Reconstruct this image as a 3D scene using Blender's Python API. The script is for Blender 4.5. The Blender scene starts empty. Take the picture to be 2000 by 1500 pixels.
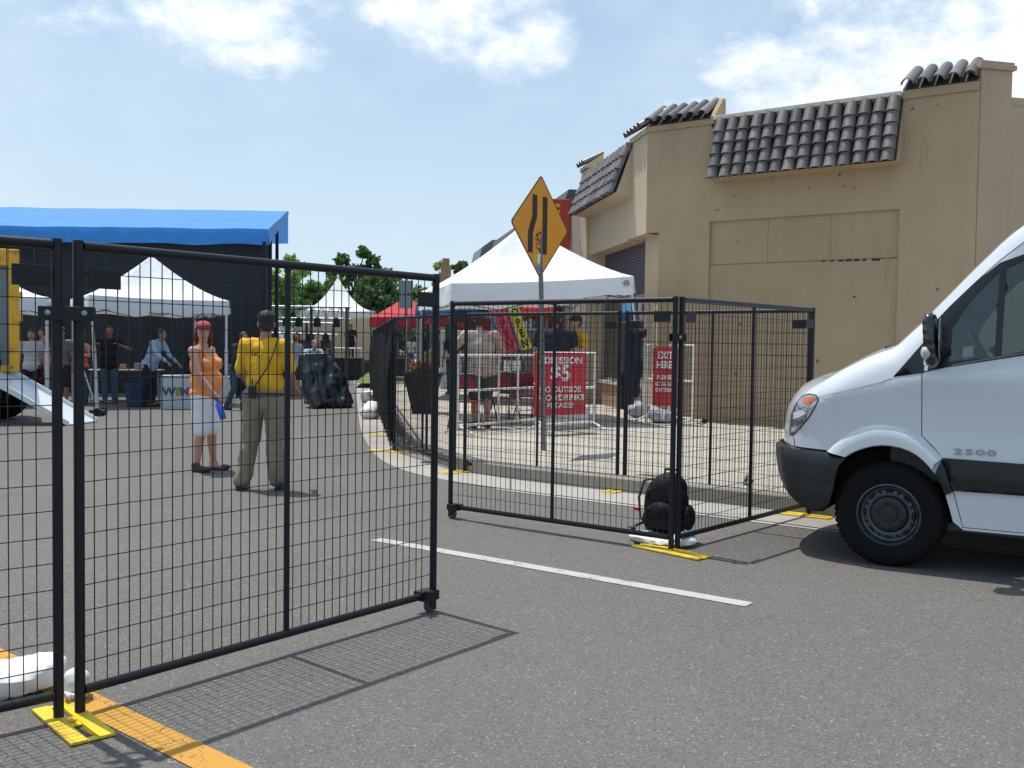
import bpy, bmesh, math, random
import numpy as np
from mathutils import Vector, Matrix, noise, geometry
R = math.radians
rnd = random.Random(7)
SC = bpy.context.scene
COL = SC.collection

# ------------------------------------------------------------ camera
F = 1960.0; HY = 673.0; ROLL = R(.75); CH = 1.5
PIT = math.atan((750 - HY) / F)
_f = Vector((0, math.cos(PIT), -math.sin(PIT))); _r0 = Vector((1, 0, 0)); _u0 = _r0.cross(_f)
_r = _r0 * math.cos(ROLL) + _u0 * math.sin(ROLL); _u = -_r0 * math.sin(ROLL) + _u0 * math.cos(ROLL)
CAMO = Vector((0, 0, CH))
cam = bpy.data.cameras.new('camera'); camo = bpy.data.objects.new('camera', cam); COL.objects.link(camo)
cam.sensor_width = 36; cam.lens = 36 * F / 2000; cam.clip_end = 3000; cam.clip_start = .05
m = Matrix((( _r.x, _u.x, -_f.x, 0), (_r.y, _u.y, -_f.y, 0), (_r.z, _u.z, -_f.z, CH), (0, 0, 0, 1)))
camo.matrix_world = m
SC.camera = camo
SC.view_settings.view_transform = 'Standard'; SC.view_settings.look = 'None'
SC.view_settings.gamma = 1; SC.view_settings.exposure = 0.0
SC.render.resolution_x = 1024; SC.render.resolution_y = 768

def ray(x, y): return _f * F + _r * (x - 1000) - _u * (y - 750)
def G(x, y, z=0.0):
    r = ray(x, y); return CAMO + r * ((z - CH) / r.z)
def D(x, y, Y):
    r = ray(x, y); return CAMO + r * (Y / r.y)

# ------------------------------------------------------------ sun and sky
SUN_EL = 71.7; SD = Vector((-.743, .669, 0)).normalized()     # horizontal direction towards the sun
sd = Vector((SD.x * math.cos(R(SUN_EL)), SD.y * math.cos(R(SUN_EL)), math.sin(R(SUN_EL))))
sl = bpy.data.lights.new('sun', 'SUN'); sl.energy = 4.3; sl.angle = R(.55); sl.color = (1, .965, .9)
so = bpy.data.objects.new('sun', sl); COL.objects.link(so); so.rotation_euler = sd.to_track_quat('Z', 'Y').to_euler()
so.location = (-20, 20, 40)
W = bpy.data.worlds.new('World'); SC.world = W; W.use_nodes = True
nt = W.node_tree; nt.nodes.clear()
class N:
    def __init__(s, nt): s.nt = nt
    def node(s, t, **k):
        n = s.nt.nodes.new(t)
        for a, b in k.items():
            setattr(n, a, b)
        return n
    def put(s, sock, v):
        if isinstance(v, (int, float)): sock.default_value = v
        elif isinstance(v, (tuple, list)): sock.default_value = v
        else: s.nt.links.new(v, sock)
    def m(s, op, a, b=0.0, c=0.0, clamp=False):
        n = s.node('ShaderNodeMath', operation=op, use_clamp=clamp)
        s.put(n.inputs[0], a); s.put(n.inputs[1], b); s.put(n.inputs[2], c); return n.outputs[0]
    def ss(s, v, a, b, c=0.0, d=1.0):
        n = s.node('ShaderNodeMapRange', interpolation_type='SMOOTHSTEP')
        s.put(n.inputs[0], v); s.put(n.inputs[1], a); s.put(n.inputs[2], b); s.put(n.inputs[3], c); s.put(n.inputs[4], d); return n.outputs[0]
    def noise(s, vec, scale, detail=4, rough=.55, col=False, lac=2.0):
        n = s.node('ShaderNodeTexNoise'); s.put(n.inputs['Scale'], scale); s.put(n.inputs['Detail'], detail); s.put(n.inputs['Roughness'], rough)
        n.inputs['Lacunarity'].default_value = lac
        if vec is not None: s.put(n.inputs['Vector'], vec)
        return n.outputs['Color' if col else 'Fac']
    def mix(s, f, a, b, mode='MIX'):
        n = s.node('ShaderNodeMix', data_type='RGBA', blend_type=mode)
        s.put(n.inputs['Factor'], f); s.put(n.inputs['A'], a if not isinstance(a, tuple) else (*a[:3], 1)); s.put(n.inputs['B'], b if not isinstance(b, tuple) else (*b[:3], 1))
        return n.outputs['Result']
w = N(nt)
sky = w.node('ShaderNodeTexSky', sky_type='NISHITA', sun_disc=False)
sky.sun_elevation = R(SUN_EL); sky.sun_rotation = math.atan2(SD.x, SD.y)
sky.air_density = 1.0; sky.dust_density = 2.6; sky.ozone_density = 1.2; sky.altitude = 0
tc = w.node('ShaderNodeTexCoord'); sep = w.node('ShaderNodeSeparateXYZ'); nt.links.new(tc.outputs['Generated'], sep.inputs[0])
az = w.m('ARCTAN2', sep.outputs[0], sep.outputs[1]); el = w.m('ARCSINE', sep.outputs[2])
cmb = w.node('ShaderNodeCombineXYZ'); nt.links.new(az, cmb.inputs[0]); nt.links.new(w.m('MULTIPLY', el, 1.5), cmb.inputs[1]); cmb.inputs[2].default_value = .37
big = w.noise(cmb.outputs[0], 8.0, 7, .62)
fine = w.noise(cmb.outputs[0], 26.0, 6, .62)
def ae(x, y):
    r = ray(x, y).normalized(); return math.atan2(r.x, r.y), math.asin(r.z)
# soft ellipses (in sky angles) where the cumulus banks sit
mask = None
for (x, y, rx, ry, a) in [(440, 62, 250, 95, 1.0), (330, 40, 130, 60, .8), (560, 95, 150, 70, .8), (800, 20, 300, 85, .95), (1045, 75, 150, 95, .95), (930, 0, 260, 90, .8), (650, 160, 60, 40, .35),
                          (1760, 90, 420, 150, 1.05), (1480, 120, 190, 100, .85), (2050, 60, 300, 200, 1.0), (1560, 190, 260, 80, .75),
                          (100, -420, 700, 260, .8), (1500, -500, 600, 260, .9), (-900, 200, 500, 160, .8), (2900, 250, 500, 150, .8)]:
    a0, e0 = ae(x, y); rx /= F; ry /= F
    dx = w.m('DIVIDE', w.m('SUBTRACT', az, a0), rx); dy = w.m('DIVIDE', w.m('SUBTRACT', el, e0), ry)
    d2 = w.m('ADD', w.m('MULTIPLY', dx, dx), w.m('MULTIPLY', dy, dy))
    v = w.m('MULTIPLY', w.m('SUBTRACT', 1.0, w.m('SQRT', d2)), a)
    mask = v if mask is None else w.m('MAXIMUM', mask, v)
dens = w.m('ADD', w.m('ADD', mask, w.m('MULTIPLY', w.m('SUBTRACT', big, .5), 2.6)), w.m('MULTIPLY', w.m('SUBTRACT', fine, .5), .8))
cl = w.ss(dens, -.05, .95)
veil = w.m('MULTIPLY', w.ss(w.noise(cmb.outputs[0], 3.2, 5, .6), .42, .75), .32)
cl = w.m('MAXIMUM', cl, veil)
cl = w.m('MULTIPLY', cl, .93)
body = w.ss(w.m('ADD', dens, w.m('MULTIPLY', w.m('SUBTRACT', fine, .5), 1.4)), .1, 1.3, .0, 1.0)
ccol = w.mix(body, (7.6, 8.3, 8.9), (9.6, 9.6, 9.7))
hz = w.ss(el, -.02, .32, .85, .0)
skyc = w.mix(hz, sky.outputs[0], (6.5, 7.1, 7.35))
skyc = w.mix(.42, skyc, (5.0, 7.2, 9.3))
full = w.mix(cl, skyc, ccol)
bg = w.node('ShaderNodeBackground'); nt.links.new(full, bg.inputs[0]); bg.inputs[1].default_value = .125
wo = w.node('ShaderNodeOutputWorld'); nt.links.new(bg.outputs[0], wo.inputs[0])

# ------------------------------------------------------------ materials
MATS = {}
def sR(c):
    return tuple(((v / 255 + .055) / 1.055) ** 2.4 if v / 255 > .04045 else v / 255 / 12.92 for v in c)
def mat(name, col, rough=.6, metal=0.0, var=.12, vs=3.0, bump=0.0, bs=60.0, spec=.5, dirt=None, ds=1.2, coat=0.0, trans=None, stretch=None):
    """procedural principled material: two noise layers of tone variation, optional dirt patches and bump"""
    if name in MATS: return MATS[name]
    M = bpy.data.materials.new(name); M.use_nodes = True; MATS[name] = M
    t = M.node_tree; b = t.nodes['Principled BSDF']; n = N(t)
    co = n.node('ShaderNodeTexCoord').outputs['Object']
    if stretch:
        mp = n.node('ShaderNodeMapping'); mp.inputs['Scale'].default_value = stretch; t.links.new(co, mp.inputs[0]); co = mp.outputs[0]
    f1 = n.noise(co, vs, 5, .6); f2 = n.noise(co, vs * 9, 3, .6)
    k = n.m('ADD', n.m('MULTIPLY', n.m('SUBTRACT', f1, .5), var * 2.6), n.m('MULTIPLY', n.m('SUBTRACT', f2, .5), var * 1.2))
    k = n.m('ADD', k, 1.0)
    vm = n.node('ShaderNodeVectorMath', operation='SCALE'); vm.inputs[0].default_value = col[:3]; t.links.new(k, vm.inputs['Scale'])
    c = vm.outputs[0]
    if dirt:
        c = n.mix(n.ss(n.noise(co, ds, 6, .65), .5, .72), c, dirt)
    t.links.new(c, b.inputs['Base Color'])
    n.put(b.inputs['Roughness'], n.m('ADD', rough, n.m('MULTIPLY', n.m('SUBTRACT', f2, .5), .18), clamp=True))
    b.inputs['Metallic'].default_value = metal; b.inputs['Specular IOR Level'].default_value = spec
    b.inputs['Coat Weight'].default_value = coat; b.inputs['Coat Roughness'].default_value = .06
    if trans: b.inputs['Transmission Weight'].default_value = trans
    if bump:
        bn = n.node('ShaderNodeBump'); bn.inputs['Strength'].default_value = min(1, bump); bn.inputs['Distance'].default_value = .01
        t.links.new(n.noise(co, bs, 4, .6), bn.inputs['Height']); t.links.new(bn.outputs[0], b.inputs['Normal'])
    return M

def asphalt():
    M = bpy.data.materials.new('asphalt'); M.use_nodes = True; t = M.node_tree; b = t.nodes['Principled BSDF']; n = N(t)
    co = n.node('ShaderNodeTexCoord').outputs['Object']
    v = n.node('ShaderNodeTexVoronoi'); v.inputs['Scale'].default_value = 130; t.links.new(co, v.inputs['Vector'])
    rs = n.node('ShaderNodeSeparateColor'); t.links.new(v.outputs['Color'], rs.inputs[0])
    k = n.m('ADD', .70, n.m('MULTIPLY', rs.outputs[0], .60))
    big = n.noise(co, .35, 6, .6); mid = n.noise(co, 3.5, 5, .65); fi = n.noise(co, 40, 4, .7)
    k = n.m('MULTIPLY', k, n.m('ADD', .64, n.m('ADD', n.m('MULTIPLY', big, .42), n.m('ADD', n.m('MULTIPLY', mid, .16), n.m('MULTIPLY', fi, .16)))))
    vm = n.node('ShaderNodeVectorMath', operation='SCALE'); vm.inputs[0].default_value = (.124, .117, .109); t.links.new(k, vm.inputs['Scale'])
    # pale stone chips and brownish ones
    c = n.mix(n.m('MULTIPLY', n.m('GREATER_THAN', rs.outputs[1], .98), .6), vm.outputs[0], (.36, .35, .33))
    c = n.mix(n.m('MULTIPLY', n.m('GREATER_THAN', rs.outputs[2], .9), .5), c, (.17, .125, .10))
    # stains
    c = n.mix(n.m('MULTIPLY', n.ss(n.noise(co, .9, 5, .7), .58, .8), .35), c, (.07, .07, .068))
    # long cracks
    w2 = n.noise(co, 1.3, 6, .7, col=True)
    va = n.node('ShaderNodeVectorMath', operation='MULTIPLY_ADD'); t.links.new(w2, va.inputs[0]); va.inputs[1].default_value = (.7, .7, .7); t.links.new(co, va.inputs[2])
    vc = n.node('ShaderNodeTexVoronoi', feature='DISTANCE_TO_EDGE'); vc.inputs['Scale'].default_value = .16; t.links.new(va.outputs[0], vc.inputs['Vector'])
    cr = n.m('LESS_THAN', vc.outputs['Distance'], .0012)
    c = n.mix(n.m('MULTIPLY', cr, .12), c, (.04, .04, .04))
    t.links.new(c, b.inputs['Base Color']); b.inputs['Roughness'].default_value = .86; b.inputs['Specular IOR Level'].default_value = .35
    bn = n.node('ShaderNodeBump'); bn.inputs['Strength'].default_value = .55; bn.inputs['Distance'].default_value = .006
    t.links.new(v.outputs['Distance'], bn.inputs['Height']); t.links.new(bn.outputs[0], b.inputs['Normal'])
    return M
def paint_line(name, col, worn):
    M = bpy.data.materials.new(name); M.use_nodes = True; t = M.node_tree; b = t.nodes['Principled BSDF']; n = N(t)
    co = n.node('ShaderNodeTexCoord').outputs['Object']
    a = n.noise(co, 55, 5, .75); bb = n.noise(co, 5, 5, .65)
    wear = n.ss(n.m('ADD', n.m('MULTIPLY', a, .6), n.m('MULTIPLY', bb, .5)), worn, worn + .06)
    c = n.mix(n.m('MULTIPLY', wear, .75), col, (.12, .115, .11))
    vc = n.node('ShaderNodeTexVoronoi', feature='DISTANCE_TO_EDGE'); vc.inputs['Scale'].default_value = 4.2
    va = n.node('ShaderNodeVectorMath', operation='MULTIPLY_ADD'); t.links.new(n.noise(co, 6, 4, .7, col=True), va.inputs[0]); va.inputs[1].default_value = (.35, .35, .35); t.links.new(co, va.inputs[2])
    t.links.new(va.outputs[0], vc.inputs['Vector'])
    c = n.mix(n.m('MULTIPLY', n.m('LESS_THAN', vc.outputs['Distance'], .012), n.ss(n.noise(co, 1.8, 2, .5), .5, .6)), c, (.05, .05, .05))
    t.links.new(c, b.inputs['Base Color']); b.inputs['Roughness'].default_value = .75
    return M
def concrete(name, col, joint=1.5, ang=0.0):
    M = bpy.data.materials.new(name); M.use_nodes = True; t = M.node_tree; b = t.nodes['Principled BSDF']; n = N(t)
    co = n.node('ShaderNodeTexCoord').outputs['Object']
    mp = n.node('ShaderNodeMapping'); mp.inputs['Rotation'].default_value = (0, 0, ang); t.links.new(co, mp.inputs[0])
    br = n.node('ShaderNodeTexBrick'); br.offset = 0; br.inputs['Scale'].default_value = 1; br.inputs['Mortar Size'].default_value = .012; br.inputs['Brick Width'].default_value = joint; br.inputs['Row Height'].default_value = joint
    br.inputs['Mortar Smooth'].default_value = .1; br.inputs['Bias'].default_value = 0
    br.inputs['Color1'].default_value = (*col, 1); br.inputs['Color2'].default_value = (col[0] * .86, col[1] * .85, col[2] * .82, 1); br.inputs['Mortar'].default_value = (col[0] * .42, col[1] * .4, col[2] * .38, 1)
    t.links.new(mp.outputs[0], br.inputs['Vector'])
    k = n.m('ADD', .7, n.m('ADD', n.m('MULTIPLY', n.noise(co, 1.1, 6, .65), .4), n.m('MULTIPLY', n.noise(co, 45, 4, .7), .2)))
    vm = n.node('ShaderNodeVectorMath', operation='SCALE'); t.links.new(br.outputs['Color'], vm.inputs[0]); t.links.new(k, vm.inputs['Scale'])
    c = n.mix(n.m('MULTIPLY', n.ss(n.noise(co, 2.6, 6, .7), .57, .75), .4), vm.outputs[0], (.19, .16, .13))
    c = n.mix(n.m('GREATER_THAN', n.noise(co, 9, 2, .4), .735), c, (.08, .07, .065))
    t.links.new(c, b.inputs['Base Color']); b.inputs['Roughness'].default_value = .85
    return M
def stucco(name, col, seams=False):
    M = bpy.data.materials.new(name); M.use_nodes = True; t = M.node_tree; b = t.nodes['Principled BSDF']; n = N(t)
    co = n.node('ShaderNodeTexCoord').outputs['Object']
    a = n.noise(co, .8, 6, .6); f = n.noise(co, 30, 4, .6)
    mp = n.node('ShaderNodeMapping'); mp.inputs['Scale'].default_value = (3.0, 3.0, .25); t.links.new(co, mp.inputs[0])
    st = n.noise(mp.outputs[0], 1.5, 5, .65)
    k = n.m('ADD', .67, n.m('ADD', n.m('MULTIPLY', a, .38), n.m('ADD', n.m('MULTIPLY', f, .1), n.m('MULTIPLY', st, .16))))
    vm = n.node('ShaderNodeVectorMath', operation='SCALE'); vm.inputs[0].default_value = col; t.links.new(k, vm.inputs['Scale'])
    c = n.mix(n.m('MULTIPLY', n.ss(n.noise(mp.outputs[0], 2.2, 6, .7), .56, .78), .40), vm.outputs[0], (.15, .13, .10))
    c = n.mix(n.m('GREATER_THAN', n.noise(co, 5.5, 2, .4), .765), c, (.12, .10, .08))
    t.links.new(c, b.inputs['Base Color']); b.inputs['Roughness'].default_value = .88
    bn = n.node('ShaderNodeBump'); bn.inputs['Strength'].default_value = .5; bn.inputs['Distance'].default_value = .012
    t.links.new(n.noise(co, 28, 5, .65), bn.inputs['Height']); t.links.new(bn.outputs[0], b.inputs['Normal'])
    return M
def brickmat(name, c1, c2, mort):
    M = bpy.data.materials.new(name); M.use_nodes = True; t = M.node_tree; b = t.nodes['Principled BSDF']; n = N(t)
    co = n.node('ShaderNodeTexCoord').outputs['Object']
    sp = n.node('ShaderNodeSeparateXYZ'); t.links.new(co, sp.inputs[0])
    cb = n.node('ShaderNodeCombineXYZ'); t.links.new(n.m('SUBTRACT', sp.outputs[0], sp.outputs[1]), cb.inputs[0]); t.links.new(sp.outputs[2], cb.inputs[1])
    br = n.node('ShaderNodeTexBrick'); br.inputs['Scale'].default_value = 1; br.inputs['Brick Width'].default_value = .22; br.inputs['Row Height'].default_value = .075; br.inputs['Mortar Size'].default_value = .008
    br.inputs['Color1'].default_value = (*c1, 1); br.inputs['Color2'].default_value = (*c2, 1); br.inputs['Mortar'].default_value = (*mort, 1); t.links.new(cb.outputs[0], br.inputs['Vector'])
    c = n.mix(n.m('MULTIPLY', n.noise(co, 2, 5), .4), br.outputs['Color'], (.2, .15, .12))
    t.links.new(c, b.inputs['Base Color']); b.inputs['Roughness'].default_value = .9
    return M
def tilemat():
    M = mat('roof_tile', (.14, .122, .118), .40, 0, .22, 6, spec=.55, dirt=(.20, .175, .16), ds=2.2)
    t = M.node_tree; b = t.nodes['Principled BSDF']; n = N(t); src = b.inputs['Base Color'].links[0].from_socket
    ge = n.node('ShaderNodeNewGeometry'); vm = n.node('ShaderNodeVectorMath', operation='SCALE'); t.links.new(src, vm.inputs[0]); t.links.new(n.m('ADD', .62, n.m('MULTIPLY', ge.outputs['Random Per Island'], .7)), vm.inputs['Scale']); t.links.new(vm.outputs[0], b.inputs['Base Color'])
    return M
def leafmat(name, c1, c2):
    M = bpy.data.materials.new(name); M.use_nodes = True; t = M.node_tree; b = t.nodes['Principled BSDF']; n = N(t)
    ge = n.node('ShaderNodeNewGeometry')
    c = n.mix(ge.outputs['Random Per Island'], c1, c2)
    t.links.new(c, b.inputs['Base Color']); b.inputs['Roughness'].default_value = .55; b.inputs['Specular IOR Level'].default_value = .3
    tr = n.node('ShaderNodeBsdfTranslucent'); t.links.new(c, tr.inputs[0]); ms = n.node('ShaderNodeMixShader'); ms.inputs[0].default_value = .35
    t.links.new(b.outputs[0], ms.inputs[1]); t.links.new(tr.outputs[0], ms.inputs[2]); t.links.new(ms.outputs[0], t.nodes['Material Output'].inputs[0])
    return M
def fabric(name, col, trans=.3, var=.06, rough=.75):
    M = bpy.data.materials.new(name); M.use_nodes = True; t = M.node_tree; b = t.nodes['Principled BSDF']; n = N(t)
    co = n.node('ShaderNodeTexCoord').outputs['Object']
    k = n.m('ADD', 1 - var, n.m('MULTIPLY', n.noise(co, 2.5, 5, .6), var * 2))
    vm = n.node('ShaderNodeVectorMath', operation='SCALE'); vm.inputs[0].default_value = col; t.links.new(k, vm.inputs['Scale'])
    t.links.new(vm.outputs[0], b.inputs['Base Color']); b.inputs['Roughness'].default_value = rough
    bn = n.node('ShaderNodeBump'); bn.inputs['Strength'].default_value = .5; bn.inputs['Distance'].default_value = .05
    t.links.new(n.noise(co, 3.5, 4, .55), bn.inputs['Height']); t.links.new(bn.outputs[0], b.inputs['Normal'])
    if trans:
        tr = n.node('ShaderNodeBsdfTranslucent'); t.links.new(vm.outputs[0], tr.inputs[0]); ms = n.node('ShaderNodeMixShader'); ms.inputs[0].default_value = trans
        t.links.new(b.outputs[0], ms.inputs[1]); t.links.new(tr.outputs[0], ms.inputs[2]); t.links.new(ms.outputs[0], t.nodes['Material Output'].inputs[0])
    return M
def glassmat(name, col, a):
    """see-through tinted pane: a = share of the pane that mirrors / tints"""
    M = bpy.data.materials.new(name); M.use_nodes = True; t = M.node_tree; n = N(t)
    for x in list(t.nodes):
        if x.type == 'BSDF_PRINCIPLED': t.nodes.remove(x)
    tr = n.node('ShaderNodeBsdfTransparent'); tr.inputs[0].default_value = (*col, 1)
    gl = n.node('ShaderNodeBsdfGlossy'); gl.inputs['Roughness'].default_value = .02; gl.inputs[0].default_value = (.9, .95, .95, 1)
    fr = n.node('ShaderNodeFresnel'); fr.inputs[0].default_value = 1.5
    ms = n.node('ShaderNodeMixShader'); t.links.new(n.m('ADD', fr.outputs[0], a, clamp=True), ms.inputs[0])
    t.links.new(tr.outputs[0], ms.inputs[1]); t.links.new(gl.outputs[0], ms.inputs[2]); t.links.new(ms.outputs[0], t.nodes['Material Output'].inputs[0])
    return M

M_FENCE = mat('fence_black', (.007, .009, .012), .45, 0, .15, 8, spec=.35)
M_YEL = mat('yellow_paint', (.75, .52, .015), .5, 0, .12, 6, dirt=(.35, .25, .05), ds=5)
M_WHITE = mat('white_plastic', (.75, .75, .74), .5, 0, .05)
M_PIPE = mat('white_pipe', (.72, .70, .66), .5, 0, .08)
M_BAG = fabric('white_sack', (.80, .80, .79), .12)
M_BLACK = mat('black_rubber', (.018, .018, .018), .7, 0, .1)
M_STEEL = mat('galvanised', (.32, .33, .34), .45, .6, .12, 6)
M_DARKG = mat('dark_grey', (.06, .06, .065), .6)
M_CANOPY = fabric('white_canopy', (.84, .85, .88), .22)
M_SKIN = mat('skin', (.50, .27, .19), .55, 0, .06, 8)
M_SKIN2 = mat('skin_tanned', (.36, .18, .12), .55, 0, .06, 8)
M_SKIN3 = mat('skin_pale', (.62, .38, .29), .55, 0, .06, 8)
M_HAIR_R = mat('hair_red', (.14, .025, .012), .5, 0, .35, 20, bump=1, bs=90)
M_HAIR_D = mat('hair_dark', (.015, .011, .009), .5, 0, .3, 20, bump=1, bs=90)
M_EYE = mat('eye_white', (.6, .6, .58), .2); M_PUP = mat('pupil', (.02, .015, .01), .2); M_LIP = mat('lips', (.35, .10, .09), .5)

# ------------------------------------------------------------ object helpers
ROOTS = []
def thing(name, label, cat, loc=(0, 0, 0), rotz=0.0, group=None):
    o = bpy.data.objects.new(name, None); COL.objects.link(o); o.empty_display_size = .2
    o.location = loc; o.rotation_euler = (0, 0, rotz); o['label'] = label; o['category'] = cat
    if group: o['group'] = group
    return o
def tag(o, label, cat, group=None, kind=None):
    if label: o['label'] = label
    if cat: o['category'] = cat
    if group: o['group'] = group
    if kind: o['kind'] = kind
    return o
class MB:
    def __init__(s): s.v = []; s.f = []
    def add(s, vs, fs):
        k = len(s.v); s.v += [tuple(p) for p in vs]; s.f += [tuple(i + k for i in f) for f in fs]; return s
    def box(s, a, b, rz=0, c=None):
        x0, y0, z0 = a; x1, y1, z1 = b
        vs = [(x, y, z) for z in (z0, z1) for y in (y0, y1) for x in (x0, x1)]
        if rz:
            cx, cy = c if c else ((x0 + x1) / 2, (y0 + y1) / 2); q, t = math.cos(rz), math.sin(rz)
            vs = [(cx + (x - cx) * q - (y - cy) * t, cy + (x - cx) * t + (y - cy) * q, z) for x, y, z in vs]
        return s.add(vs, [(0, 2, 3, 1), (4, 5, 7, 6), (0, 1, 5, 4), (2, 6, 7, 3), (0, 4, 6, 2), (1, 3, 7, 5)])
    def tube(s, pts, r, n=8, cap=True, flat=1.0):
        pts = [Vector(p) for p in pts]; rs = r if isinstance(r, (list, tuple)) else [r] * len(pts)
        rings = []; up = None
        for i, p in enumerate(pts):
            d = (pts[min(i + 1, len(pts) - 1)] - pts[max(i - 1, 0)])
            if d.length < 1e-9: d = Vector((0, 0, 1))
            d.normalize()
            if up is None: up = Vector((0, 0, 1)) if abs(d.z) < .9 else Vector((1, 0, 0))
            a = up.cross(d)
            if a.length < 1e-4: a = Vector((0, 1, 0)).cross(d)
            a.normalize(); b = d.cross(a); up = b if abs(b.length) > .5 else up
            rings.append([p + (a * math.cos(2 * math.pi * (k + .5) / n) + b * math.sin(2 * math.pi * (k + .5) / n) * flat) * rs[i] for k in range(n)])
        vs = [v for q in rings for v in q]; fs = []
        for i in range(len(pts) - 1):
            for k in range(n):
                k2 = (k + 1) % n; fs.append((i * n + k, i * n + k2, (i + 1) * n + k2, (i + 1) * n + k))
        if cap: fs.append(tuple(range(n))[::-1]); fs.append(tuple((len(pts) - 1) * n + k for k in range(n)))
        return s.add(vs, fs)
    def bar(s, a, b, w, h=None): return s.tube([a, b], (w if h is None else w) * .7071, 4)
    def lathe(s, prof, n=24, c=(0, 0, 0), axis='z'):
        vs = []; fs = []
        for (r, z) in prof:
            for k in range(n):
                t = 2 * math.pi * k / n
                p = (r * math.cos(t), r * math.sin(t), z) if axis == 'z' else (r * math.cos(t), z, r * math.sin(t))
                vs.append((p[0] + c[0], p[1] + c[1], p[2] + c[2]))
        for i in range(len(prof) - 1):
            for k in range(n):
                k2 = (k + 1) % n; fs.append((i * n + k, i * n + k2, (i + 1) * n + k2, (i + 1) * n + k))
        return s.add(vs, fs)
    def grid(s, rows):
        n = len(rows[0]); vs = [p for r in rows for p in r]; fs = []
        for i in range(len(rows) - 1):
            for k in range(n - 1): fs.append((i * n + k, i * n + k + 1, (i + 1) * n + k + 1, (i + 1) * n + k))
        return s.add(vs, fs)
    def ell(s, c, r, n=14, m_=9, M=None):
        vs = []; fs = []
        c = Vector(c)
        for i in range(m_ + 1):
            ph = math.pi * i / m_
            for k in range(n):
                t = 2 * math.pi * k / n
                p = Vector((r[0] * math.sin(ph) * math.cos(t), r[1] * math.sin(ph) * math.sin(t), r[2] * math.cos(ph)))
                if M is not None: p = M @ p
                vs.append(tuple(c + p))
        for i in range(m_):
            for k in range(n):
                k2 = (k + 1) % n; fs.append((i * n + k, (i + 1) * n + k, (i + 1) * n + k2, i * n + k2))
        return s.add(vs, fs)
    def prism(s, poly, a, b):
        """poly: list of 3-vectors functions: poly points (u,v) mapped by a(u,v) and b(u,v)"""
        n = len(poly); vs = [a(*p) for p in poly] + [b(*p) for p in poly]
        fs = [tuple(range(n)), tuple(range(2 * n - 1, n - 1, -1))] + [(i, i + n, (i + 1) % n + n, (i + 1) % n) for i in range(n)]
        return s.add(vs, fs)
def finish(me, smooth, angle=40):
    bm = bmesh.new(); bm.from_mesh(me)
    bmesh.ops.remove_doubles(bm, verts=bm.verts, dist=1e-5)
    bmesh.ops.recalc_face_normals(bm, faces=bm.faces)
    for f in bm.faces: f.smooth = smooth
    if smooth:
        for e in bm.edges:
            if len(e.link_faces) == 2 and e.calc_face_angle(0) > R(angle): e.smooth = False
    bm.to_mesh(me); bm.free()
def build(name, mb, material, parent=None, smooth=False, world=False, bevel=0, clean=True, solid=0):
    me = bpy.data.meshes.new(name); vs = mb.v
    if world and parent is not None:
        q = Matrix.Rotation(-parent.rotation_euler.z, 3, 'Z'); L = Vector(parent.location); vs = [tuple(q @ (Vector(p) - L)) for p in vs]
    me.from_pydata(vs, [], mb.f); me.materials.append(material)
    if clean: finish(me, smooth)
    o = bpy.data.objects.new(name, me); COL.objects.link(o)
    if parent is not None: o.parent = parent
    if solid:
        md = o.modifiers.new('s', 'SOLIDIFY'); md.thickness = solid; md.offset = 0
    if bevel:
        md = o.modifiers.new('b', 'BEVEL'); md.width = bevel; md.segments = 2; md.limit_method = 'ANGLE'; md.harden_normals = False
    return o
def struct(name, mb, material, smooth=False):
    o = build(name, mb, material, smooth=smooth); o['kind'] = 'structure'; return o
def remesh(name, mb, material, parent, voxel, smooth=4, extra=None, disp=0.0, dscale=6.0, seed=0):
    """union of the overlapping closed shapes in mb as one continuous skin"""
    me = bpy.data.meshes.new(name); me.from_pydata(mb.v, [], mb.f); finish(me, True, 180)
    o = bpy.data.objects.new(name, me); COL.objects.link(o)
    r = o.modifiers.new('r', 'REMESH'); r.mode = 'VOXEL'; r.voxel_size = voxel
    if smooth:
        q = o.modifiers.new('q', 'SMOOTH'); q.factor = .5; q.iterations = smooth
    bpy.context.view_layer.update(); dg = bpy.context.evaluated_depsgraph_get()
    m2 = bpy.data.meshes.new_from_object(o.evaluated_get(dg)); o.modifiers.clear(); o.data = m2; bpy.data.meshes.remove(me)
    if disp:
        n = len(m2.vertices); co = np.empty(n * 3); m2.vertices.foreach_get('co', co); co = co.reshape(-1, 3)
        no = np.empty(n * 3); m2.vertices.foreach_get('normal', no); no = no.reshape(-1, 3)
        d = np.array([noise.noise(Vector((p[0] * dscale + seed, p[1] * dscale, p[2] * dscale * .6))) + .5 * noise.noise(Vector((p[0] * dscale * 2.3, p[1] * dscale * 2.3 + seed, p[2] * dscale * 1.5))) for p in co])
        m2.vertices.foreach_set('co', (co + no * (d * disp)[:, None]).ravel())
    if extra:
        bm = bmesh.new(); bm.from_mesh(m2); t = bpy.data.meshes.new('t'); t.from_pydata(extra.v, [], extra.f); bm.from_mesh(t); bm.to_mesh(m2); bm.free(); bpy.data.meshes.remove(t)
    m2.materials.clear(); m2.materials.append(material)
    for p in m2.polygons: p.use_smooth = True
    o.parent = parent; m2.name = name
    return o
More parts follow.
